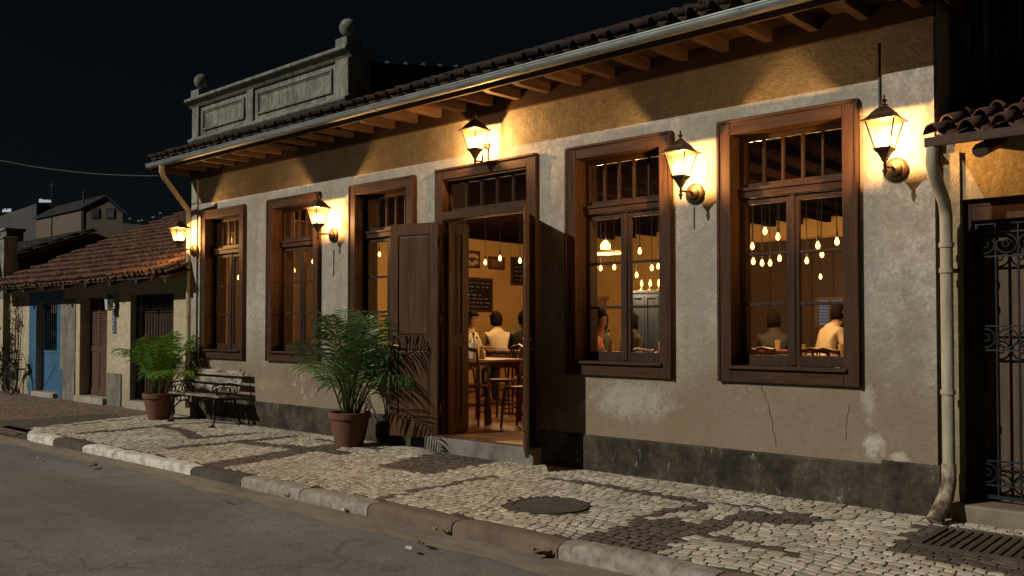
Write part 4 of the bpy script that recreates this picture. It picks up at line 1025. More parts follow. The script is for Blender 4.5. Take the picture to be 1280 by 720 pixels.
# ================================================================== PAVEMENT FURNITURE
def potted_palm(label, loc, nfrond, L, seed, leaf, pot_s=1.0, lean=(0,0), wid=1.0):
    o = thing('potted_palm', label, 'potted plant', loc)
    mb = MB(); s = pot_s
    mb.lathe([(.165*s,0),(.20*s,.10*s),(.232*s,.24*s),(.245*s,.345*s),(.268*s,.35*s),(.272*s,.42*s),(.262*s,.43*s),(.245*s,.425*s),(.240*s,.38*s),(.10*s,.37*s)], (0,0,0), 32); mb.build('pot', TERRA, o, smooth=True, local=True)
    mb = MB(); mb.lathe([(.239*s,.385*s),(.12*s,.395*s),(.02*s,.40*s)], (0,0,0), 20); mb.build('soil', SOIL, o, local=True)
    rg = random.Random(seed); sb = MB(); lb = MB(); h0 = .39*s
    for k in range(nfrond):
        az = 2*math.pi*k/nfrond*2.618 + rg.uniform(-.3,.3); ln = L*rg.uniform(.72,1.05)
        el = R(rg.uniform(66, 89)) if k < nfrond*.7 else R(rg.uniform(52, 64)); curl = R(rg.uniform(35, 95)) if k < nfrond*.7 else R(rg.uniform(70,115))
        if el > R(75): curl *= .6
        p = Vector((math.cos(az)*.07*s*rg.random()*2, math.sin(az)*.07*s*rg.random()*2, h0)); pts = [p.copy()]; dirs = []; n = 22
        for i in range(n):
            t = i/n; e = el - curl*t**2.1
            d = Vector((math.cos(az)*math.cos(e)*wid, math.sin(az)*math.cos(e)*wid, math.sin(e))); p = p + d*(ln/n); pts.append(p.copy()); dirs.append(d.normalized())
        # keep clear of the wall behind
        for q in pts:
            lim = DW-.06-loc[1]
            if q.y > lim: q.y = lim - (q.y-lim)*.35
        sb.tube(pts, [.011*s*(1-.8*i/n)+.0015 for i in range(n+1)], 5)
        st = .34; m = 23
        for i in range(m):
            t = st+(1-st)*(i+.5)/m; f = t*n; a = int(f); a = min(a, n-1); base = pts[a].lerp(pts[a+1], f-a); d = dirs[a]
            side = d.cross(Vector((0,0,1))); 
            if side.length < .05: side = Vector((-math.sin(az), math.cos(az), 0))
            side.normalize(); up = side.cross(d)
            ll = .42*L/1.2*math.sin(math.pi*(.12+.86*(t-st)/(1-st)))**.7*rg.uniform(.85,1.1)
            for sg in (-1, 1):
                v = (side*sg*.95 + d*.50 + up*.18*rg.uniform(-.2,1.2)).normalized(); droop = rg.uniform(.25,.75)
                wv = d.cross(v).cross(v).normalized()*.0125*rg.uniform(.8,1.2)
                if wv.length < 1e-4: wv = d*.008
                q0 = base; q1 = base+v*ll*.45-Vector((0,0,droop*ll*.12)); q2 = base+v*ll*.8-Vector((0,0,droop*ll*.45)); q3 = base+v*ll-Vector((0,0,droop*ll*.85))
                vs = [q0-wv*.4, q0+wv*.4, q1-wv, q1+wv, q2-wv*.75, q2+wv*.75, q3]
                lim = DW-.035-loc[1]
                vs = [Vector((q.x, min(q.y, lim), q.z)) for q in vs]
                lb.add(vs, [(0,1,3,2),(2,3,5,4),(4,5,6)], 0, rg.random())
    for k in range(16):            # thin bare canes in the middle
        a = rg.uniform(0, 6.28); r = rg.uniform(0,.09)*s; h = L*rg.uniform(.25,.5)
        sb.tube([(r*math.cos(a), r*math.sin(a), h0), (r*1.6*math.cos(a), r*1.6*math.sin(a), h0+h*.6), (r*2.6*math.cos(a), r*2.6*math.sin(a), h0+h)], [.011*s,.009*s,.004], 5)
    sb.build('stems', STEM, o, local=True, smooth=True); lb.build('fronds', leaf, o, local=True)
    return o
potted_palm('tall potted palm in a terracotta pot beside the open door', (-9.06, 7.02, 0), 14, 1.50, 4, PALMLEAF, 1.0)
potted_palm('smaller bright green potted palm between the iron gate and the bench', (-14.05, 6.98, 0), 15, 1.12, 12, PALMLIGHT, 1.0)

# bench
bx0, bx1 = -13.68, -12.15; by = 7.02
o = thing('park_bench', 'weathered slatted park bench with black cast iron ends below the far windows', 'bench', ((bx0+bx1)/2, by+.2, 0))
SEATY = [6.985, 7.075, 7.165, 7.255]
mb = MB()
for y in SEATY: mb.box(bx0, bx1, y-.038, y+.038, .425+(7.255-y)*.06, .452+(7.255-y)*.06)
mb.build('seat', BENCHW, o, bevel=.008)
mb = MB()
for z, y in ((.55, 7.315), (.67, 7.345), (.79, 7.375)):
    M = Matrix.Translation(((bx0+bx1)/2, y, z)) @ Matrix.Rotation(R(-14), 4, 'X'); mb.obox(M, bx1-bx0+.02*rnd.random(), .028, .088)
mb.build('backrest', BENCHW, o, bevel=.008)
def bench_end(x):
    mb = MB(); r = .017
    mb.tube([(x,6.90,.0),(x,6.93,.03),(x,6.965,.14),(x,6.95,.26),(x,6.95,.36),(x,6.98,.42)], [.02,.018,r,r,r,r], 8)
    mb.tube([(x,7.45,.0),(x,7.40,.03),(x,7.34,.14),(x,7.31,.28),(x,7.30,.42),(x,7.325,.60),(x,7.375,.76),(x,7.405,.86)], [.02,.018,r,r,r,.015,.014,.012], 8)
    mb.tube([(x,6.95,.41),(x,7.31,.405)], r, 8)
    mb.tube([(x,6.96,.20)]+[(x,6.96+.36*t,.20+.13*math.sin(math.pi*t)) for t in [i/10 for i in range(1,10)]]+[(x,7.32,.20)], .013, 8)
    mb.tube([(x,7.33,.62),(x,7.2,.645),(x,7.05,.64),(x,6.95,.62),(x,6.92,.58),(x,6.94,.545),(x,6.97,.56)], .013, 8)
    mb.tube([(x,6.98,.60),(x,7.0,.5),(x,6.97,.43)], .012, 8)
    for cy, cz, rr in ((7.06,.53,.06),(7.17,.53,.06),(7.06,.365,.035),(7.2,.365,.035),(7.25,.54,.045)):
        mb.tube([(x,cy+rr*math.cos(a*math.pi/8),cz+rr*math.sin(a*math.pi/8)) for a in range(16)], .009, 6, closed=True)
    mb.tube([(x,7.02,.44),(x,7.11,.63)], .009, 6); mb.tube([(x,7.20,.44),(x,7.11,.63)], .009, 6)
    mb.box(x-.02, x+.02, 6.87, 6.97, 0, .018); mb.box(x-.02, x+.02, 7.36, 7.47, 0, .018)
    mb.build('leg_frame', IRON, o, smooth=True)
bench_end(bx0+.12); bench_end(bx1-.12)
mb = MB()
for x in (bx0+.12, bx1-.12):
    for z, y in ((.55, 7.297), (.67, 7.327), (.79, 7.357)): mb.lathe([(.010,0),(.010,-.006),(.004,-.010)], (x, y, z), 8, axis='Y')
mb.build('bolts', IRON, o)

# bicycle leaning at the cream house
c = ground(24, 493); 
o = thing('bicycle', 'dark old bicycle leaning by the blue door', 'bicycle', (-21.75, 7.30, -.01), None, R(4))
def wheel(x, nm):
    mb = MB(); n = 28
    mb.tube([(x+.335*math.cos(2*math.pi*i/n), 0, .355+.335*math.sin(2*math.pi*i/n)) for i in range(n)], .020, 8, closed=True); t = mb.build('wheel', RUBBER, o, local=True, smooth=True)
    mb = MB(); mb.tube([(x+.308*math.cos(2*math.pi*i/n), 0, .355+.308*math.sin(2*math.pi*i/n)) for i in range(n)], .010, 6, closed=True)
    mb.lathe([(.02,-.04),(.02,.04)], (x,0,.355), 10, axis='Y')
    for i in range(18):
        a = 2*math.pi*i/18; mb.tube([(x+.02*math.cos(a), .02*(-1)**i, .355+.02*math.sin(a)), (x+.305*math.cos(a+.2), 0, .355+.305*math.sin(a+.2))], .0018, 4)
    mb.build('rim', CHROME, t, local=True, smooth=True)
wheel(0.0, 'f'); wheel(-1.05, 'r')
mb = MB(); fk = (-.17, 0, .80); bb = (-.62, 0, .30); stt = (-.74, 0, .80)
for a, b in ((fk, bb), (bb, stt), (fk, stt), (bb, (-1.05,0,.355)), ((-.735,0,.77), (-1.05,0,.355)), (fk, (-.19,0,.93))): mb.tube([a, b], .015, 8)
for s in (-.05, .05): mb.tube([(-.165,s*.6,.76), (-.08,s,.55), (0,s,.355)], .011, 6)
mb.build('frame', IRON, o, local=True, smooth=True)
mb = MB(); mb.tube([(-.30,-.28,.95),(-.22,-.24,.97),(-.18,-.08,.96),(-.18,.08,.96),(-.22,.24,.97),(-.30,.28,.95)], .012, 8); mb.build('handlebar', IRON, o, local=True, smooth=True)
mb = MB(); mb.tube([(-.74,0,.80),(-.75,0,.90)], .012, 8); mb.tube([(-.60,0,.93),(-.70,0,.93),(-.80,0,.935),(-.90,0,.95)], [.02,.045,.085,.06], 10); mb.build('saddle', RUBBER, o, local=True, smooth=True)
mb = MB()
for x in (0.0, -1.05): mb.tube([(x+.385*math.cos(a), 0, .355+.385*math.sin(a)) for a in [R(20+q*10) for q in range(15)]], .016, 6)
mb.build('mudguard', IRON, o, local=True, smooth=True)
mb = MB(); mb.lathe([(.085,-.006),(.085,.006)], (-.62,-.05,.30), 16, axis='Y'); mb.tube([(-.62,-.07,.30),(-.55,-.08,.15)], .010, 6); mb.box(-.60,-.50,-.15,-.05,.13,.155); mb.tube([(-.62,.07,.30),(-.69,.08,.45)], .010, 6); mb.box(-.74,-.64,.05,.15,.44,.465)
mb.build('crankset', CHROME, o, local=True)
mb = MB(); mb.box(-.02, .22, -.15, .15, .78, .80)
for i in range(6):
    z = .80+i*.04; mb.tube([(-.02,-.15,z),(.22,-.15,z),(.22,.15,z),(-.02,.15,z)], .004, 4, closed=True)
mb.build('basket', IRON, o, local=True)

# ivy bush and the dry climber at the cream house
def leafy(name, label, loc, fn, n, size, mat, twigs, cat):
    o = thing(name, label, cat, loc); rg = random.Random(len(label)); lb = MB()
    for i in range(n):
        p = Vector(fn(rg)); d = Vector((rg.uniform(-1,1), rg.uniform(-1,.3), rg.uniform(-.6,.6))).normalized(); t = d.orthogonal().normalized()
        s = size*rg.uniform(.6,1.3); e = d.cross(t)
        lb.add([p, p+t*s*.5+e*s*.32, p+t*s, p+t*s*.5-e*s*.32], [(0,1,2,3)], 0, rg.random())
    lb.build('foliage', mat, o, local=True)
    mb = MB()
    for q in twigs: mb.tube(q, [.012*(1-.7*i/len(q)) for i in range(len(q))], 5)
    mb.build('stems', TWIG, o, local=True, smooth=True); return o
def bush(rg):
    h = rg.random(); r = .50*(1-.55*h)*math.sqrt(rg.random()); a = rg.uniform(0,6.28); return (r*math.cos(a)*1.2+.1*math.sin(h*9), r*math.sin(a)*.5, .25+h*1.45)
leafy('bush', 'dark leafy bush growing behind the bicycle', (-23.05, 7.28, -.02), bush, 900, .085, VINELEAF, [[(0,0,0),(.05,0,.5),(-.1,0,1.2)],[(0.05,0,0),(.2,0,.6),(.25,0,1.3)],[(-.05,0,0),(-.2,0,.6),(-.3,0,1.1)]], 'plant')
tw = []
rg = random.Random(3)
for k in range(7):
    x = -.25+.08*k; q = [(x*.5, -.02, .3)]
    for j in range(1, 9): q.append((q[-1][0]+rg.uniform(-.09,.09)+x*.08, -.02-.01*rg.random(), .3+j*.24))
    tw.append(q)
for k in range(6): tw.append([(rg.uniform(-.3,.3)+.12*math.cos(a*.7), -.03, 1.5+.2*rg.random()+.13*math.sin(a*.7)) for a in range(8)])
leafy('dry_climber', 'bare dry climber on the cream wall beside the blue door', (-22.25, 7.60, 0), lambda rg: (rg.uniform(-.35,.35), -.03, rg.uniform(1.2,2.2)), 40, .05, DRYLEAF, tw, 'plant')

# drain grate and manhole cover
o = thing('drain_grate', 'slotted iron drain grate in the pavement by the iron gate', 'drain', ((GR[0]+GR[1])/2, (GR[2]+GR[3])/2, 0))
mb = MB(); mb.box(GR[0]-.05, GR[1]+.05, GR[2]-.05, GR[2], -.03, .006); mb.box(GR[0]-.05, GR[1]+.05, GR[3], GR[3]+.05, -.03, .006); mb.box(GR[0]-.05, GR[0], GR[2], GR[3], -.03, .006); mb.box(GR[1], GR[1]+.05, GR[2], GR[3], -.03, .006); mb.build('frame', K_DARK, o, bevel=.004)
mb = MB(); x = GR[0]+.02
while x < GR[1]-.02:
    mb.box(x, x+.028, GR[2]+.002, GR[3]-.002, -.03, .002); x += .062
mb.box(GR[0], GR[1], (GR[2]+GR[3])/2-.012, (GR[2]+GR[3])/2+.012, -.030, -.006)
mb.build('slats', simple('rusty_iron', (.10,.075,.055), (.05,.038,.03), 9, rough=.7, metal=.3), o)
mb = MB(); mb.box(GR[0], GR[1], GR[2], GR[3], -.0155, -.0145); mb.build('pit', BLACK, o)  # black sheet: the dark under the slats put into its colour
o = thing('manhole_cover', 'round ribbed dark manhole cover set in the pale cobbles', 'manhole cover', (MH[0], MH[1], 0))
mb = MB(); mb.lathe([(MH[2],-.02),(MH[2],.004),(MH[2]-.03,.006),(MH[2]-.035,.0),(.01,.0)], (MH[0], MH[1], 0), 40); mb.build('plate', K_DARK, o, bevel=0)
mb = MB()
for i in range(-7, 8):
    y = i*.042; h = math.sqrt(max(0, (MH[2]-.045)**2-y*y)); mb.box(MH[0]-h, MH[0]+h, MH[1]+y-.010, MH[1]+y+.010, -.001, .006)
M = Matrix.Translation((MH[0], MH[1], 0)) @ Matrix.Rotation(R(-25), 4, 'Z') @ Matrix.Translation((-MH[0], -MH[1], 0))
mb.build('ribs', K_DARK, o, M=M, bevel=.002)

# litter along the gutter
def scrap(name, label, u, v, mat, L, W, cat, seed, crumple=.012):
    x, y = ground(u, v, ROADZ); rg = random.Random(seed); mb = MB(); n = 5; vs = []
    for j in range(n+1):
        for i in range(n+1):
            a, b = i/n-.5, j/n-.5; e = 1-.7*abs(2*a)**2
            vs.append((a*L, b*W*e, .004+crumple*rg.random()))
    fs = [(j*(n+1)+i, j*(n+1)+i+1, (j+1)*(n+1)+i+1, (j+1)*(n+1)+i) for j in range(n) for i in range(n)]
    mb.add(vs, fs); M = Matrix.Rotation(rg.uniform(0,3.14), 4, 'Z')
    ob = mb.build(name, mat, M=M, solid=.002); ob.location = (x, y, ROADZ+.018); INFO[ob.name] = ((x,y,ROADZ),0)
    return tag(ob, label, cat, 'litter in the gutter and road')
scrap('dead_leaf', 'big crumpled dark leaf in the gutter by the dark kerb', 362, 621, DRYLEAF, .20, .12, 'leaf', 1, .06)
scrap('paper_scrap', 'grey crumpled scrap of paper beside the dark kerb stone', 318, 611, PAPER, .08, .06, 'litter', 2, .04)
scrap('paper_scrap', 'flat white oval scrap lying on the open asphalt', 512, 688, PAPER, .10, .045, 'litter', 3)
scrap('dead_leaf', 'tan curled leaf on the asphalt just behind the white oval scrap', 525, 681, DRYLEAF, .14, .06, 'leaf', 4, .03)
scrap('dead_leaf', 'brown leaf against the joint of the last brown kerb stone', 678, 697, DRYLEAF, .13, .08, 'leaf', 5, .05)
scrap('paper_scrap', 'small white scrap beside the white kerb stones', 110, 559, PAPER, .14, .10, 'litter', 6, .04)
scrap('paper_scrap', 'tan wrapper in the gutter by the first dark kerb stone', 150, 569, DRYLEAF, .22, .10, 'litter', 7, .05)
scrap('twig_litter', 'thin pale twig lying on the road', 281, 627, TWIG, .20, .02, 'twig', 8, .01)
scrap('paper_scrap', 'tiny white scrap near the grey kerb stones', 430, 640, PAPER, .06, .04, 'litter', 9, .03)
scrap('paper_scrap', 'tiny white scrap beside the long brown kerb stones', 545, 664, PAPER, .05, .04, 'litter', 10, .03)
scrap('dead_leaf', 'small brown leaf beside the long brown kerb stones', 557, 668, DRYLEAF, .08, .05, 'leaf', 11, .03)
scrap('dead_leaf', 'dark leaf on the asphalt at the bend of the kerb', 118, 585, DRYLEAF, .16, .07, 'leaf', 12, .03)
scrap('paper_scrap', 'small white scrap out on the far asphalt', 50, 575, PAPER, .08, .05, 'litter', 13, .02)

# ================================================================== INSIDE THE RESTAURANT
def pendant(u, v, Y, label, s=1.0, group='hanging filament bulbs inside', light=True, cat='pendant lamp', power=1.0):
    p = P(u, v, Y)
    if p.x < XL+.3: p = PX(u, v, XL+.3)
    p.z = min(p.z, CEIL-.25)
    o = thing('pendant_bulb', label, cat, p, group)
    mb = MB(); s *= .72; r = .040*s
    mb.lathe([(.016*s,.075*s),(.020*s,.06*s),(r,.01*s),(r,-.015*s),(.026*s,-.05*s),(.004,-.062*s)], (0,0,0), 12); mb.build('bulb', EDISON, o, local=True, smooth=True)
    mb = MB(); mb.lathe([(.005,.18*s),(.020*s,.165*s),(.022*s,.085*s),(.018*s,.078*s)], (0,0,0), 10); mb.tube([(0,0,.17*s),(0,0,CEIL-p.z)], .006, 5); mb.build('cord', IRON, o, local=True)
    if light:
        l = bpy.data.lights.new('bulb_light', 'POINT'); l.energy = BULB_W*power; l.color = BULB_COL; l.shadow_soft_size = .07
        lo = bpy.data.objects.new('bulb_light', l); col.objects.link(lo); lo.parent = o; lo.location = (0,0,-.10)
    return o
pendant(606.6, 328, 11.6, 'glowing bulb in the doorway, nearest the blackboard'); pendant(625, 323, 11.2, 'glowing bulb in the doorway, highest of the three'); pendant(650, 326, 11.6, 'glowing bulb in the doorway in front of the tall dark picture')
g4 = 'filament bulbs seen through the window beside the door'
names4 = ['leftmost bulb beneath the ring chandelier','second bulb beneath the ring chandelier','bulb beneath the ring chandelier nearest the meeting stile','topmost bulb behind the right sash of the window beside the door','lower bulb behind the right sash nearest the meeting stile','second lower bulb behind the right sash of the window beside the door','bulb above the candle lamps on the blue cabinet','bulb at the outer edge of the window beside the door']
for i4, (u, v, Y) in enumerate(((745,334,11.2),(751,335.5,11.6),(768,334,11.0),(800,314,10.5),(788,343,11.5),(796,344,11.8),(815,335,11.0),(823,333,11.4))):
    pendant(u, v, Y, names4[i4], .95, g4, v > 334)
g5 = 'filament bulbs seen through the biggest window'
names5 = ['topmost bulb behind the left sash of the biggest window','upper bulb beside the meeting stile in the left sash of the biggest window','upper bulb at the outer edge of the left sash of the biggest window','leftmost of the low bulb row in the biggest window','second bulb of the low row in the biggest window','third bulb of the low row in the biggest window','bulb of the low row nearest the meeting stile in the biggest window','upper bulb in the middle of the right sash of the biggest window','topmost bulb at the outer edge of the right sash of the biggest window','lower bulb below the two upper ones in the right sash of the biggest window','lower bulb nearest the meeting stile in the right sash of the biggest window']
for i5, (u, v, Y) in enumerate(((957,289,10.6),(973,296,10.9),(941,308,11.2),(942,327,11.6),(953,329,11.8),(963,329,12.0),(975,323,12.0),(1023,307,10.8),(1047,302,10.6),(1028,318,12.0),(1009,326,12.2))):
    pendant(u, v, Y, names5[i5], 1.0, g5, v in (289, 308, 329, 307, 318))
pendant(1026, 346, 14.5, 'glowing bulb low in front of the dark panelling in the biggest window', .9)
g2 = 'filament bulbs seen through the windows at the far end'
names2 = ['first bulb behind the second window from the far corner','middle bulb behind the second window from the far corner','highest bulb behind the second window from the far corner','bulb behind the window nearest the far corner','upper bulb in the window beside the open door leaf','second bulb in the window beside the open door leaf','lowest bulb in the window beside the open door leaf']
for i2, (u, v, Y) in enumerate(((367,338,8.7),(381,338,8.8),(391,327,8.6),(298,347,8.1),(468,300,9.6),(474,318,9.4),(470,352,10.0))):
    pendant(u, v, Y, names2[i2], .85, g2, u in (381, 470), power=.14)  # these bulbs stand for lights inside and for reflections on the far panes
# ring chandelier
p = P(757, 312, 11.3)
o = thing('ring_chandelier', 'lit ring chandelier with a domed glass lamp behind the window beside the door', 'chandelier', p)
mb = MB(); mb.lathe([(.26,-.045),(.27,-.02),(.26,.0),(.18,.01),(.18,-.03),(.26,-.045)], (0,0,-.02), 28, caps=False); mb.build('ring', simple('warm_white_ring', (.7,.55,.35), None, 4), o, local=True, smooth=True)
mb = MB(); mb.lathe([(.07,.0),(.085,.03),(.075,.09),(.04,.13),(.02,.15)], (0,0,0), 14); mb.build('lamp_shade', EDISON, o, local=True, smooth=True)
mb = MB(); mb.tube([(0,0,.14),(0,0,CEIL-p.z)], .008, 6)
for k in range(3): a = R(120*k); mb.tube([(.22*math.cos(a),.22*math.sin(a),0),(0,0,.3)], .004, 5)
mb.build('cord', IRON, o, local=True)
l = bpy.data.lights.new('chandelier_light', 'POINT'); l.energy = BULB_W*1.5; l.color = BULB_COL; l.shadow_soft_size = .1
lo = bpy.data.objects.new('chandelier_light', l); col.objects.link(lo); lo.parent = o; lo.location = (0,0,-.12)

# pictures and boards on the end wall seen through the doorway
WX = XL+.152
def on_end_wall(name, label, u0, u1, v0, v1, cat, inner, fr=.04, detail=None):
    a, b = PX(u0, (v0+v1)/2, WX), PX(u1, (v0+v1)/2, WX); um = (u0+u1)/2; zt, zb = PX(um, v0, WX).z, PX(um, v1, WX).z
    y0, y1 = a.y, b.y
    o = thing(name, label, cat, (WX, (y0+y1)/2, (zt+zb)/2)); h, wv = (zt-zb)/2, (y1-y0)/2
    mb = MB(); mb.box(0.001, .03, -wv, -wv+fr, -h, h); mb.box(.001, .03, wv-fr, wv, -h, h); mb.box(.001, .03, -wv+fr, wv-fr, -h, -h+fr); mb.box(.001, .03, -wv+fr, wv-fr, h-fr, h); mb.build('frame', CHAIRW, o, local=True)
    mb = MB(); mb.box(.001, .012, -wv+fr, wv-fr, -h+fr, h-fr); mb.build('panel', inner, o, local=True)
    if detail: detail(o, wv-fr, h-fr)
    return o
def chalk_rows(o, wv, h, rows=8, seed=1):
    rg = random.Random(seed); mb = MB()
    for r in range(rows):
        z = h*(.86-1.72*r/max(1, rows-1))*.92; y = -wv*.85
        end = wv*(.85 if rg.random() < .6 else rg.uniform(-.1,.6))
        while y < end:
            ln = rg.uniform(.05,.16); pts = []
            k = max(3, int(ln/.012))
            for i in range(k): pts.append((.016, min(y+ln*i/k, wv*.9), z+.020*math.sin(i*2.1+r)*rg.uniform(.3,1)))
            mb.tube(pts, .0045, 4); y += ln+rg.uniform(.03,.07)
    mb.build('chalk_text', CHALK, o, local=True)
on_end_wall('blackboard', 'framed menu blackboard with chalk writing on the ochre wall', 574, 615, 347, 390, 'blackboard', BLACK, .05, lambda o, a, b: chalk_rows(o, a, b, 7))
def shelfpic(o, wv, h):
    mb = MB(); mb.box(.012, .022, -wv, wv, -.03, .03); mb.build('mount', CHAIRW, o, local=True)
    mb = MB(); rg = random.Random(2)
    for z in (-h*.55, h*.55):
        for k in range(6): y = -wv*.8+1.6*wv*k/5; mb.lathe([(.05,0),(.05,.012)], (.012, y, z+rg.uniform(-.03,.03)), 8, axis='X')
    mb.build('ornament', BOTTLE_W, o, local=True)
on_end_wall('framed_picture', 'framed two-tier picture beside the doorway leaf above the blackboard', 578, 599, 313, 335, 'picture', TABLEW, .05, shelfpic)
on_end_wall('framed_picture', 'small wide framed picture behind the glowing bulbs in the doorway', 610, 630, 321, 337, 'picture', simple('brown_print', (.2,.13,.06), (.06,.035,.02), 6), .05)
on_end_wall('framed_picture', 'tall dark framed chalk sign on the ochre wall by the door edge', 638, 664, 322, 357, 'picture', BLACK, .05, lambda o, a, b: chalk_rows(o, a*.8, b*.9, 5, 4))
def on_back_wall(name, label, u0, u1, v0, v1, cat, inner, y=BACK-.02, fr=.06):
    a, b = P(u0, v0, y), P(u1, v1, y); o = thing(name, label, cat, ((a.x+b.x)/2, y, (a.z+b.z)/2)); h, wv = (a.z-b.z)/2, (b.x-a.x)/2
    mb = MB(); mb.frame(-wv, wv, -h, h, -.04, -.001, fr); mb.build('frame', CHAIRW, o, local=True)
    mb = MB(); mb.box(-wv+fr, wv-fr, -.015, -.001, -h+fr, h-fr); mb.build('panel', inner, o, local=True); return o, wv, h
on_back_wall('framed_picture', 'tall framed picture on the ochre wall seen through the biggest window', 937, 954, 342, 399, 'picture', simple('grey_print', (.13,.10,.07), (.04,.03,.02), 3))
o, wv, h = on_back_wall('back_window', 'bluish louvred window glowing in the dark panelling at the back', 1020, 1058, 372, 410, 'window', BLUEPANE, BACK-.13, .06)
mb = MB(); mb.box(-.03, .03, -.035, -.016, -h+.06, h-.06)
for i in range(1, 8): z = -h+.06+(2*h-.12)*i/8; mb.box(-wv+.06, -.031, -.03, -.018, z-.012, z+.012); mb.box(.031, wv-.06, -.03, -.018, z-.012, z+.012)
mb.build('louvres', CHAIRW, o, local=True)

# tables, chairs
def chair(label, x, y, rz, group, s=1.0):
    o = thing('dining_chair', label, 'chair', (0,0,0), group)
    mb = MB(); mb.lathe([(.17,.0),(.20,.005),(.205,.02),(.20,.033),(.17,.036)], (0,0,.455), 20); mb.build('seat', CHAIRW, o, local=True, smooth=True)
    for sx in (-1, 1):
        mb = MB(); mb.tube([(sx*.15,.15,.46),(sx*.175,.175,0)], [.018,.014], 8); mb.build('leg', CHAIRW, o, local=True, smooth=True)
        mb = MB(); mb.tube([(sx*.175,-.20,0),(sx*.165,-.17,.46),(sx*.17,-.19,.70),(sx*.165,-.235,.93)], [.014,.018,.016,.013], 8); mb.build('leg', CHAIRW, o, local=True, smooth=True)
    mb = MB(); mb.tube([(.17,-.228,.90),(.0,-.262,.935),(-.17,-.228,.90)], .022, 8); mb.tube([(.17,-.205,.72),(.0,-.235,.735),(-.17,-.205,.72)], .016, 8)
    for x_ in (-.06, .06): mb.tube([(x_,-.232,.73),(x_,-.256,.93)], .009, 6)
    mb.build('backrest', CHAIRW, o, local=True, smooth=True)
    mb = MB(); mb.tube([(.165,.165,.22),(-.165,.165,.22)], .010, 6); mb.tube([(.165,.165,.17),(.17,-.185,.17)], .010, 6); mb.tube([(-.165,.165,.17),(-.17,-.185,.17)], .010, 6); mb.build('stretcher', CHAIRW, o, local=True)
    o.scale = (s, s, s); return setloc(o, (x, y, FLOOR), rz)
proto_chair = None
def put_chair(label, x, y, rz, group='dining chairs inside', s=1.12):
    global proto_chair
    if proto_chair is None: proto_chair = chair(label, x, y, rz, group, s); return proto_chair
    c = copy_tree(proto_chair); c['label'] = label; c['group'] = group; return setloc(c, (x, y, FLOOR), rz)
def table(label, x, y, sx, sy, h, round_=False):
    o = thing('dining_table', label, 'table', (x, y, FLOOR))
    mb = MB()
    mb.box(-sx/2, sx/2, -sy/2, sy/2, h-.04, h); mb.build('tabletop', TABLEW, o, local=True, bevel=.008)
    mb = MB(); mb.frame(-sx/2+.06, sx/2-.06, h-.13, h-.041, -sy/2+.05, -sy/2+.07, .02, bottom=.088, top=0); mb.box(-sx/2+.06, sx/2-.06, sy/2-.07, sy/2-.05, h-.13, h-.041); mb.build('apron', TABLEW, o, local=True)
    for a in (-1, 1):
        for b in (-1, 1): mb = MB(); mb.bar((a*(sx/2-.07), b*(sy/2-.07), 0), (a*(sx/2-.07), b*(sy/2-.07), h-.041), .055); mb.build('leg', CHAIRW, o, local=True, bevel=.006)
    return o
TH = .88
t1 = (on_y(603, 9.0), 9.0); table('wooden table with pale bottles just inside the doorway', t1[0], t1[1], .95, .8, TH)
put_chair('wooden chair turned sideways just inside the doorway by the door edge', on_y(652, 8.75), 8.75, R(100))
put_chair('wooden chair half hidden behind the folded door panel', on_y(590, 8.55), 8.55, R(20))
put_chair('wooden chair drawn up behind the table just inside the doorway', on_y(628, 9.75), 9.75, R(160)); put_chair('wooden chair far back in the doorway beside the dark shirted person', on_y(650, 10.3), 10.3, R(60))
t2 = (on_y(628, 11.0), 11.0); table('wooden table of the three seated people in the doorway', t2[0], t2[1], 1.5, .8, .95)
t3 = (on_y(748, 9.9), 9.9); table('wooden table behind the left sash of the window beside the door', t3[0], t3[1], 1.1, .8, .95)
t4 = (on_y(808, 10.2), 10.2); table('wooden table behind the right sash of the window beside the door', t4[0], t4[1], 1.0, .8, .98)
t5 = (on_y(955, 11.9), 11.9); table('wooden table behind the left sash of the biggest window', t5[0], t5[1], 1.1, .8, 1.0)
t6 = (on_y(1033, 11.8), 11.8); table('wooden table behind the right sash of the biggest window', t6[0], t6[1], 1.1, .8, .95)
for u, Y, rz, lab in ((738,9.3,10,'wooden chair at the window edge by the rust shirted person'),(768,9.3,-15,'wooden chair back rising behind the middle stile of the window beside the door'),(812,9.55,5,'wooden chair back below the blue cabinet'),(940,11.0,0,'wooden chair back behind the left edge of the biggest window'),(968,11.2,-10,'wooden chair near the dark silhouetted person in the biggest window'),(1018,11.0,15,'wooden chair back in front of the white shirted people'),(1046,11.0,-10,'wooden chair back at the corner of the biggest window')):
    put_chair(lab, on_y(u, Y), Y, R(rz), 'dining chairs inside', 1.12)
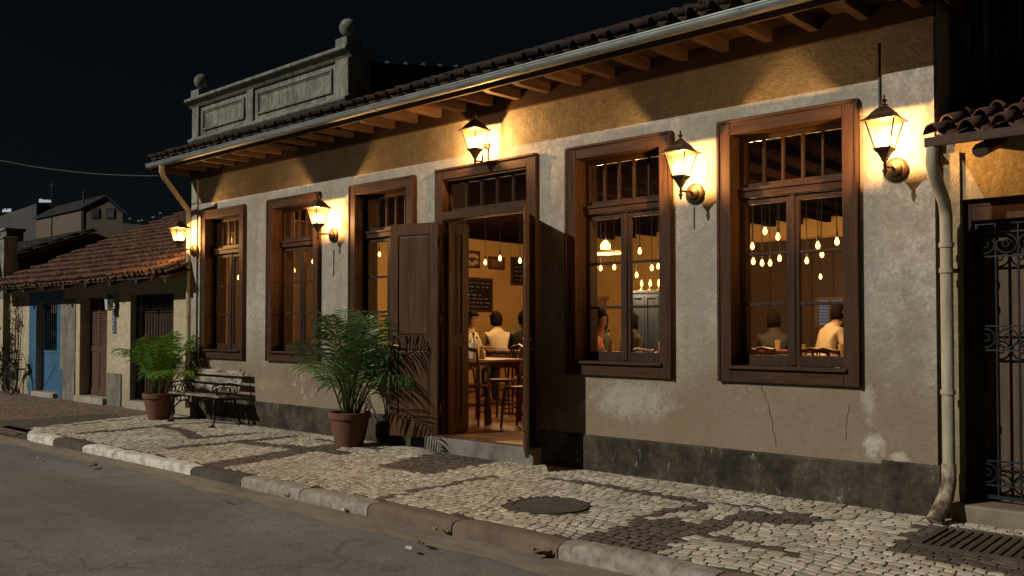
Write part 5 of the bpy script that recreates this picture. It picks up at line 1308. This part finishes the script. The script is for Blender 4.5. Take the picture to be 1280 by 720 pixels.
# bottles on the first table
g = 'pale bottles and jars on the table in the doorway'
def bottle(u, Y, h, r, label):
    o = thing('bottle', label, 'bottle', (on_y(u, Y), Y, FLOOR+TH), g)
    mb = MB(); mb.lathe([(r*.9,0),(r,.01),(r,h*.55),(r*.8,h*.66),(r*.36,h*.76),(r*.34,h*.95)], (0,0,0), 14); mb.build('body', BOTTLE_W, o, local=True, smooth=True)
    mb = MB(); mb.lathe([(r*.42,h*.94),(r*.42,h),(r*.3,h*1.01)], (0,0,0), 10); mb.build('cap', IRON, o, local=True, smooth=True)
bottle(592, 8.85, .36, .048, 'tallest pale bottle on the table in the doorway'); bottle(596, 9.05, .30, .04, 'middle pale bottle on the table in the doorway'); bottle(588, 8.95, .24, .045, 'pale bottle nearest the folded door panel'); bottle(603, 9.0, .17, .045, 'short pale jar at the end of the bottles on the table')
def tumbler(label, tx, ty, dx, dy, h):
    o = thing('drinking_glass', label, 'glass', (tx+dx, ty+dy, FLOOR+h), 'drinking glasses on the dining tables')
    mb = MB(); mb.lathe([(.030,0),(.038,.11),(.041,.14),(.038,.14),(.034,.11),(.026,.012)], (0,0,0), 14); mb.build('tumbler', BOTTLE_W, o, local=True, smooth=True)
for k, (tt, hh, lb) in enumerate(((t3,.95,'table behind the left sash beside the door'),(t4,.98,'table below the blue cabinet'),(t5,1.0,'table behind the left sash of the biggest window'),(t6,.95,'table of the white shirted people'))):
    tumbler('pale tumbler nearest on ' + lb, tt[0], tt[1], -.25, -.2, hh); tumbler('pale tumbler mid ' + lb, tt[0], tt[1], .18, .05, hh)
# blue cabinet
p = P(815, 400, 11.9)
o = thing('tall_cabinet', 'tall narrow blue cabinet behind the right sash of the window beside the door', 'cabinet', (p.x, 11.9, FLOOR))
mb = MB(); mb.box(-.26,.26,-.2,.2,0,1.86); mb.box(-.28,.28,-.22,.22,1.861,1.90); mb.build('carcass', simple('slate_blue', (.03,.05,.11), (.02,.035,.08), 3), o, local=True, bevel=.006)
mb = MB()
for a, b in ((-.245,-.005),(.005,.245)): mb.frame(a, b, .06, 1.82, -.218, -.201, .04)
mb.build('door', simple('slate_blue_door', (.035,.06,.13), (.022,.04,.09), 3), o, local=True, bevel=.003)
for k, dx in enumerate((-.16, 0, .16)):
    c = thing('candle_lamp', 'small lit candle lamp on top of the blue cabinet', 'candle', (p.x+dx, 11.85, FLOOR+1.901), 'candle lamps on the blue cabinet')
    mb = MB(); mb.lathe([(.035,0),(.035,.02),(.012,.04),(.012,.07)], (0,0,0), 10); mb.build('holder', BRASS, c, local=True, smooth=True)
    mb = MB(); mb.lathe([(.012,.07),(.024,.10),(.016,.15),(.002,.18)], (0,0,0), 10); mb.build('flame', EDISON, c, local=True, smooth=True)
# panelled pillar behind the window beside the door
p = P(741, 400, 12.6); mb = MB(); mb.box(p.x-.16, p.x+.16, 12.5, 12.8, FLOOR, 2.0); mb.box(p.x-.19, p.x+.19, 12.47, 12.83, 2.0, 2.06)
tag(mb.build('wooden_post', PLANKW), 'dark square post behind the people in the window beside the door', 'post')

# ------------------------------------------------------------------ people
def person(label, x, y, rz, shirt, seat=.60, lean=.10, hairlen=.3, head_turn=0.0, arms='table', s=1.06):
    o = thing('person', label, 'person', (x, y, FLOOR), None, rz)
    J = {}; V = []; E = []; Rr = []
    def v(p, r, par=None):
        V.append(Vector(p)); Rr.append(r)
        if par is not None: E.append((par, len(V)-1))
        return len(V)-1
    z = seat/s
    def ln(yy, h): return yy + lean*h
    pel = v((0, ln(0,0), z+.10), (.155,.12)); sp = v((0, ln(-.01,.2), z+.28), (.145,.115), pel); ch = v((0, ln(0,.4), z+.45), (.165,.12), sp)
    ub = v((0, ln(.0,.5), z+.54), (.12,.09), ch); nk = v((0, ln(.02,.6), z+.61), (.060,.060), ub)
    hy = ln(.04,.7); h1 = v((0, hy, z+.675), (.070,.082), nk); h2 = v((0, hy+.01, z+.765), (.082,.100), h1); h3 = v((0, hy, z+.84), (.060,.075), h2)
    for sx in (-1, 1):
        sh = v((sx*.175, ln(0,.48), z+.50), (.062,.062), ch); 
        if arms == 'chin' and sx == 1:
            el = v((sx*.20, ln(.22,.3), z+.28), (.046,.046), sh); wr = v((sx*.07, ln(.24,.5), z+.54), (.032,.032), el); hd = (sx*-.02, .02, .05)
        else:
            el = v((sx*.25, ln(.12,.2), z+.24), (.046,.046), sh); wr = v((sx*.13, ln(.34,.2), z+.30), (.032,.032), el); hd = (sx*-.03, .06, -.005)
        q = V[wr]; pm = v(q+Vector(hd), (.038,.022), wr); d = Vector(hd).normalized(); sd = Vector((1,0,0)) - d*d.x; sd.normalize()
        for k in range(4):
            a = v(V[pm]+d*.035+sd*(k-1.5)*.017, (.009,.009), pm); b = v(V[a]+d*(.030-.004*abs(k-1.4)), (.0085,.0085), a); v(V[b]+d*.018+Vector((0,.004,-.012)), (.007,.007), b)
        t = v(V[wr]+d*.03-sd*sx*.030, (.010,.010), wr); v(V[t]+d*.03-sd*sx*.012, (.008,.008), t)
        hp = v((sx*.10, .02, z+.06), (.10,.09), pel); kn = v((sx*.12, .44, z+.06), (.065,.065), hp); an = v((sx*.12, .45, .09), (.042,.042), kn); v((sx*.13, .60, .04), (.040,.035), an)
    me = bpy.data.meshes.new('person_body'); me.from_pydata([p*s for p in V], E, []); tmp = bpy.data.objects.new('tmp', me); col.objects.link(tmp)
    sk = tmp.modifiers.new('skin', 'SKIN'); sk.use_smooth_shade = True
    if not me.skin_vertices: me.skin_vertices.new()
    lay = me.skin_vertices[0].data
    for i, r in enumerate(Rr): lay[i].radius = (r[0]*s, r[1]*s)
    lay[0].use_root = True
    tmp.modifiers.new('sub', 'SUBSURF').levels = 1
    dg = bpy.context.evaluated_depsgraph_get(); dg.update()
    bme = bpy.data.meshes.new_from_object(tmp.evaluated_get(dg)); bpy.data.objects.remove(tmp); bme.name = 'person_body'
    bme.materials.clear()
    for m in (SKIN, TROUS): bme.materials.append(m)
    nz = (z+.615)*s
    for p in bme.polygons:
        p.use_smooth = True
        p.material_index = 1 if p.center.z < (z+.09)*s else 0
    b = bpy.data.objects.new('body', bme); col.objects.link(b); b.parent = o
    # shirt: the torso and sleeves a little outside the body
    bm = bmesh.new(); bm.from_mesh(bme); bm.normal_update(); kill = []
    for f in bm.faces:
        c = f.calc_center_median(); forearm = c.y > (lean*.3+.17)*s and abs(c.x) > .0 and c.z < (z+.62)*s
        if c.z > nz or c.z < (z+.04)*s or forearm: kill.append(f)
    bmesh.ops.delete(bm, geom=kill, context='FACES')
    for q in bm.verts: q.co += q.normal*.012
    sm = bpy.data.meshes.new('shirt'); bm.to_mesh(sm); bm.free(); sm.materials.clear(); sm.materials.append(shirt)
    for p in sm.polygons: p.material_index = 0
    so_ = bpy.data.objects.new('shirt', sm); col.objects.link(so_); so_.parent = o
    # hair
    mb = MB(); n = 14; vs = []; hc = Vector((0, hy-.012, z+.782))*s; rh = random.Random(len(label))
    prof = [(0.0,1.0),(.35,.94),(.66,.75),(.88,.47),(.98,.15),(1.0,-.15),(.97,-.45),(.86,-.8-hairlen)]
    for a, bq in prof:
        for j in range(n):
            q = 2*math.pi*j/n; cx, cy = math.cos(q), math.sin(q)
            zz = bq
            if cy > .35 and bq < .2: zz = .2 + .1*cy          # leave the face free
            jt = 1+rh.uniform(-.07,.10); vs.append(hc+Vector((a*cx*.100*jt, a*cy*.120*jt, zz*.112*jt))*s)
    mb.add(vs, [(i*n+j, i*n+(j+1)%n, (i+1)*n+(j+1)%n, (i+1)*n+j) for i in range(len(prof)-1) for j in range(n)]); mb.build('hair', HAIRM, o, local=True, smooth=True, solid=.01)
    # face: eyes, nose, mouth, ears
    mb = MB(); fy = hy+.10; zc = z+.76
    mb.lathe([(.002,.0),(.013,.018),(.010,.03)], (0, 0, 0), 8); ns = [Vector((0, fy-.005, zc+.012)), Vector((0, fy+.020, zc-.030)), Vector((0, fy-.005, zc-.038))]
    mb = MB(); mb.tube([q*s for q in ns], [.006,.012,.006], 6)
    for sx in (-1,1): mb.tube([Vector((sx*.083, hy, zc+.02))*s, Vector((sx*.092, hy-.01, zc))*s, Vector((sx*.083, hy, zc-.03))*s], [.008,.012,.008], 6)
    mb.build('face_features', SKIN, o, local=True, smooth=True)
    mb = MB()
    for sx in (-1,1): mb.lathe([(.010,-.004),(.010,.006)], (sx*.032*s, (fy-.012)*s, (zc+.014)*s), 8, axis='Y')
    mb.build('eyes', BLACK, o, local=True)
    mb = MB(); mb.tube([Vector((-.024, fy-.012, zc-.062))*s, Vector((0, fy-.004, zc-.064))*s, Vector((.024, fy-.012, zc-.062))*s], .005, 5); mb.build('mouth', SHIRT_R, o, local=True)
    # the stool they sit on
    return o
def stool(label, x, y, h):
    o = thing('stool', label, 'stool', (x, y, FLOOR), 'stools the diners sit on')
    mb = MB(); mb.lathe([(.15,h-.04),(.17,h-.02),(.165,h-.002)], (0,0,0), 18); mb.build('seat', CHAIRW, o, local=True, smooth=True)
    for k in range(4):
        a = R(45+90*k); mb = MB(); mb.tube([(.12*math.cos(a),.12*math.sin(a),h-.04),(.19*math.cos(a),.19*math.sin(a),0)], .016, 6); mb.build('leg', CHAIRW, o, local=True)
    mb = MB(); mb.tube([(.17*math.cos(R(15*i)),.17*math.sin(R(15*i)),.2) for i in range(24)], .009, 5, closed=True); mb.build('footrest', CHAIRW, o, local=True)
def sit(label, u, Y, rz, shirt, **kw):
    seat = kw.get('seat', .60); x = on_y(u, Y)
    person(label, x, Y, R(rz), shirt, **kw); stool('wooden stool under ' + label.split(' seated')[0].replace('person', 'the person'), x, Y, seat-.03)
sit('person in a white shirt seated at the folded door panel in the doorway', 583, 10.9, -75, SHIRT_W, seat=.66)
sit('person in a white shirt seated in the middle of the doorway turned to the wall', 623, 11.65, 60, SHIRT_W, seat=.66, lean=.15)
sit('person in a black shirt seated at the door edge with back turned', 654, 11.3, 25, SHIRT_D, seat=.68)
sit('person in black seated resting a hand at the chin behind the left sash', 757, 10.5, 100, SHIRT_D, seat=.66, arms='chin', hairlen=.9)
sit('person in a rust shirt seated at the edge of the window beside the door', 739, 9.75, -60, SHIRT_R, seat=.62)
sit('person in a black shirt seated at the table below the blue cabinet', 796, 10.9, 150, SHIRT_D, seat=.60)
sit('person in black seated alone behind the left sash of the biggest window', 967, 12.6, 25, SHIRT_D, seat=.64, hairlen=.4)
sit('person in a white shirt seated leaning forward behind the biggest window', 1029, 12.6, -35, SHIRT_W, seat=.74, lean=.30)
sit('person in a white shirt seated at the frame edge of the biggest window', 1050, 12.9, 20, SHIRT_W, seat=.62, lean=.1)

# ================================================================== FAR AWAY: hill, houses, wires
def hillz(x, y):
    return -1 + 9.0*math.exp(-((x+95)**2)/2600 - ((y-75)**2)/900) + .5*math.sin(x*.13)*math.sin(y*.11)
displaced('hill', -180, 0, 36, 130, 50, 30, hillz, simple('night_hillside', (.008,.011,.008), None, .4))
def far(u, v, t):
    a, b = ray(u); return Vector((a*t, b*t, EYE+(410-v)/F*t))
o_t = 85
A = far(101, 290, o_t); Bc = far(149, 290, o_t*.985); C = far(12, 290, o_t*1.16)
fh = thing('gabled_house', 'big plain gabled house in the dark on the rise beyond the roofs', 'house', (A.x, A.y, 0))
fx = Vector((RX, RY, 0)); wv = 3.95; fy = far(44, 290, 93)-A; fy.z = 0; dl = fy.length; fy.normalize()
def fp(x, y, z): q = Vector((A.x, A.y, 0)) + fx*x + fy*y; return (q.x, q.y, z)
ze = far(101, 259, o_t).z-.6; zr = far(128, 246, o_t).z; z0 = 3.0; zw = ze
def gbox(mb, x0, x1, y0, y1, za, zb): mb.hexa([fp(x0,y0,za),fp(x1,y0,za),fp(x1,y1,za),fp(x0,y1,za),fp(x0,y0,zb),fp(x1,y0,zb),fp(x1,y1,zb),fp(x0,y1,zb)])
mb = MB(); gp = [fp(0,0,z0),fp(wv,0,z0),fp(wv,0,ze),fp(wv*.55,0,zr),fp(0,0,ze+.55)]; gq = [fp(0,dl,z0),fp(wv,dl,z0),fp(wv,dl,ze),fp(wv*.55,dl,zr),fp(0,dl,ze+.55)]
mb.add(gp+gq, [(0,1,2,3,4),(9,8,7,6,5),(0,5,6,1),(1,6,7,2),(4,9,5,0)]); mb.build('wall', BGWALL, fh)
mb = MB()
for (xa, zaa), (xb, zbb) in (((-.3, ze+.42), (wv*.55, zr+.06)), ((wv*.55, zr+.06), (wv+.3, ze-.1))):
    mb.hexa([fp(xa,-.3,zaa),fp(xb,-.3,zbb),fp(xb,dl+.3,zbb),fp(xa,dl+.3,zaa),fp(xa,-.3,zaa+.18),fp(xb,-.3,zbb+.18),fp(xb,dl+.3,zbb+.18),fp(xa,dl+.3,zaa+.18)])
mb.build('roof', BGDARK, fh)
for xa, xb, m in ((.23*wv,.43*wv,BGDARK),(.60*wv,.80*wv,BGGREY)):
    za, zb = far(120, 273, o_t).z, far(120, 260, o_t).z
    mb = MB(); gbox(mb, xa, xb, -.08, -.01, za, zb); q = mb.build('window', BGDARK, fh)
    mb = MB(); gbox(mb, xa+.12, xb-.12, -.12, -.09, za+.12, zb-.12); mb.build('pane', m, q)
mb = MB(); gbox(mb, -.10, .12, -.12, -.01, z0, ze+.5); mb.build('downpipe', BGDARK, fh)
# roof light and mast
p = far(103, 241, 86); mb = MB(); mb.lathe([(.1,-1.5),(.1,.0),(.14,.05),(.02,.2)], p, 8); tag(mb.build('roof_vent', BGGREY), 'small pale roof vent at the ridge of the gabled house', 'vent')
p = far(63, 250, 90); mb = MB(); mb.tube([p+Vector((0,0,-4)), p+Vector((0,0,2.0))], .05, 6); mb.tube([p+Vector((-.5,0,1.6)), p+Vector((.5,0,1.6))], .03, 5); tag(mb.build('antenna_mast', BGGREY), 'thin antenna mast standing behind the gabled house', 'antenna')
# lower grey building beside it, and the pale long wall
p = far(-20, 300, 98); q = far(44, 300, 96); d = (q-p); L = d.length; o = thing('grey_building', 'grey flat roofed building in the dark beyond the roofs', 'building', (p.x, p.y, 0))
mb = MB(); zt = far(10, 268, 97).z; n = Vector((-d.y, d.x, 0)).normalized()*8
mb.hexa([(p.x,p.y,0),(q.x,q.y,0),(q.x+n.x,q.y+n.y,0),(p.x+n.x,p.y+n.y,0),(p.x,p.y,zt-.6),(q.x,q.y,zt+1.1),(q.x+n.x,q.y+n.y,zt+1.1),(p.x+n.x,p.y+n.y,zt-.6)]); mb.build('wall', BGGREY, o)
p = far(149, 279, 92); q = far(205, 279, 92); mb = MB(); mb.hexa([(p.x,p.y,4),(q.x,q.y,4),(q.x-2,q.y+4,4),(p.x-2,p.y+4,4),(p.x,p.y,far(149,278,92).z),(q.x,q.y,far(205,284,92).z),(q.x-2,q.y+4,far(205,284,92).z),(p.x-2,p.y+4,far(149,278,92).z)])
tag(mb.build('long_shed', simple('pale_far_wall', (.085,.075,.062), None, .6)), 'long pale low building beside the gabled house above the low roof', 'shed')
# lit roof signs, too far to read
def far_sign(label, u0, u1, v, t, n):
    a, b = far(u0, v, t), far(u1, v, t); o = thing('lit_sign', label, 'sign', (a+b)/2); rg = random.Random(n); mb = MB(); d = (b-a)/n; hgt = t*5/F
    for i in range(n):
        c = a+d*(i+.5)
        for k in range(3):
            x = (k-1)*.3*d.length; hh = hgt*rg.uniform(.6,1); mb.box(c.x+x*.7-.08, c.x+x*.7+.08, c.y+x*.5-.05, c.y+x*.5+.05, c.z-hgt/2, c.z-hgt/2+hh*rg.uniform(.4,1))
        mb.box(c.x-.3*d.length, c.x+.3*d.length, c.y-.05, c.y+.05, c.z-.06, c.z+.06)
    mb.build('letters', SIGNLIT, o)
    mb = MB(); mb.bar(a+Vector((0,.2,-hgt*.7)), b+Vector((0,.2,-hgt*.7)), .1); mb.build('rail', BGDARK, o)
far_sign('tiny lit sign on a far roof at the edge of the picture', 1, 12, 262, 100, 4); far_sign('tiny lit sign on the roof beside the antenna mast', 47, 62, 250, 95, 5)
for k, (u, v) in enumerate(((161,273),(172,276),(190,271),(176,275),(199,266))):
    p = far(u, v, 118); mb = MB(); mb.box(p.x-.16, p.x+.16, p.y-.1, p.y+.1, p.z-.08, p.z+.08); mb.box(p.x-.04, p.x+.04, p.y-.04, p.y+.04, p.z-6, p.z-.081, 1)
    tag(mb.build('far_light', [FARLIT, BGDARK]), 'faint light on the dark hill behind the near lantern roof', 'light', 'faint lights on the dark hill')
# wires
def wire(label, a, b, sag, r):
    mb = MB(); n = 24; mb.tube([a.lerp(b, i/n)-Vector((0,0,sag*4*(i/n)*(1-i/n))) for i in range(n+1)], r, 5); tag(mb.build('overhead_wire', CHROME), label, 'wire')
wire('overhead wire running to the eave corner of the restaurant', far(-120, 165, 17.5), Vector((EX0, DG+.15, 4.02)), .22, .009)
wire('faint upper wire crossing the dark sky beyond the low roof', far(-60, 215, 40), far(150, 243, 60), .3, .012)
wire('faint lower wire crossing the dark sky beyond the low roof', far(-60, 226, 42), far(120, 248, 60), .3, .012)
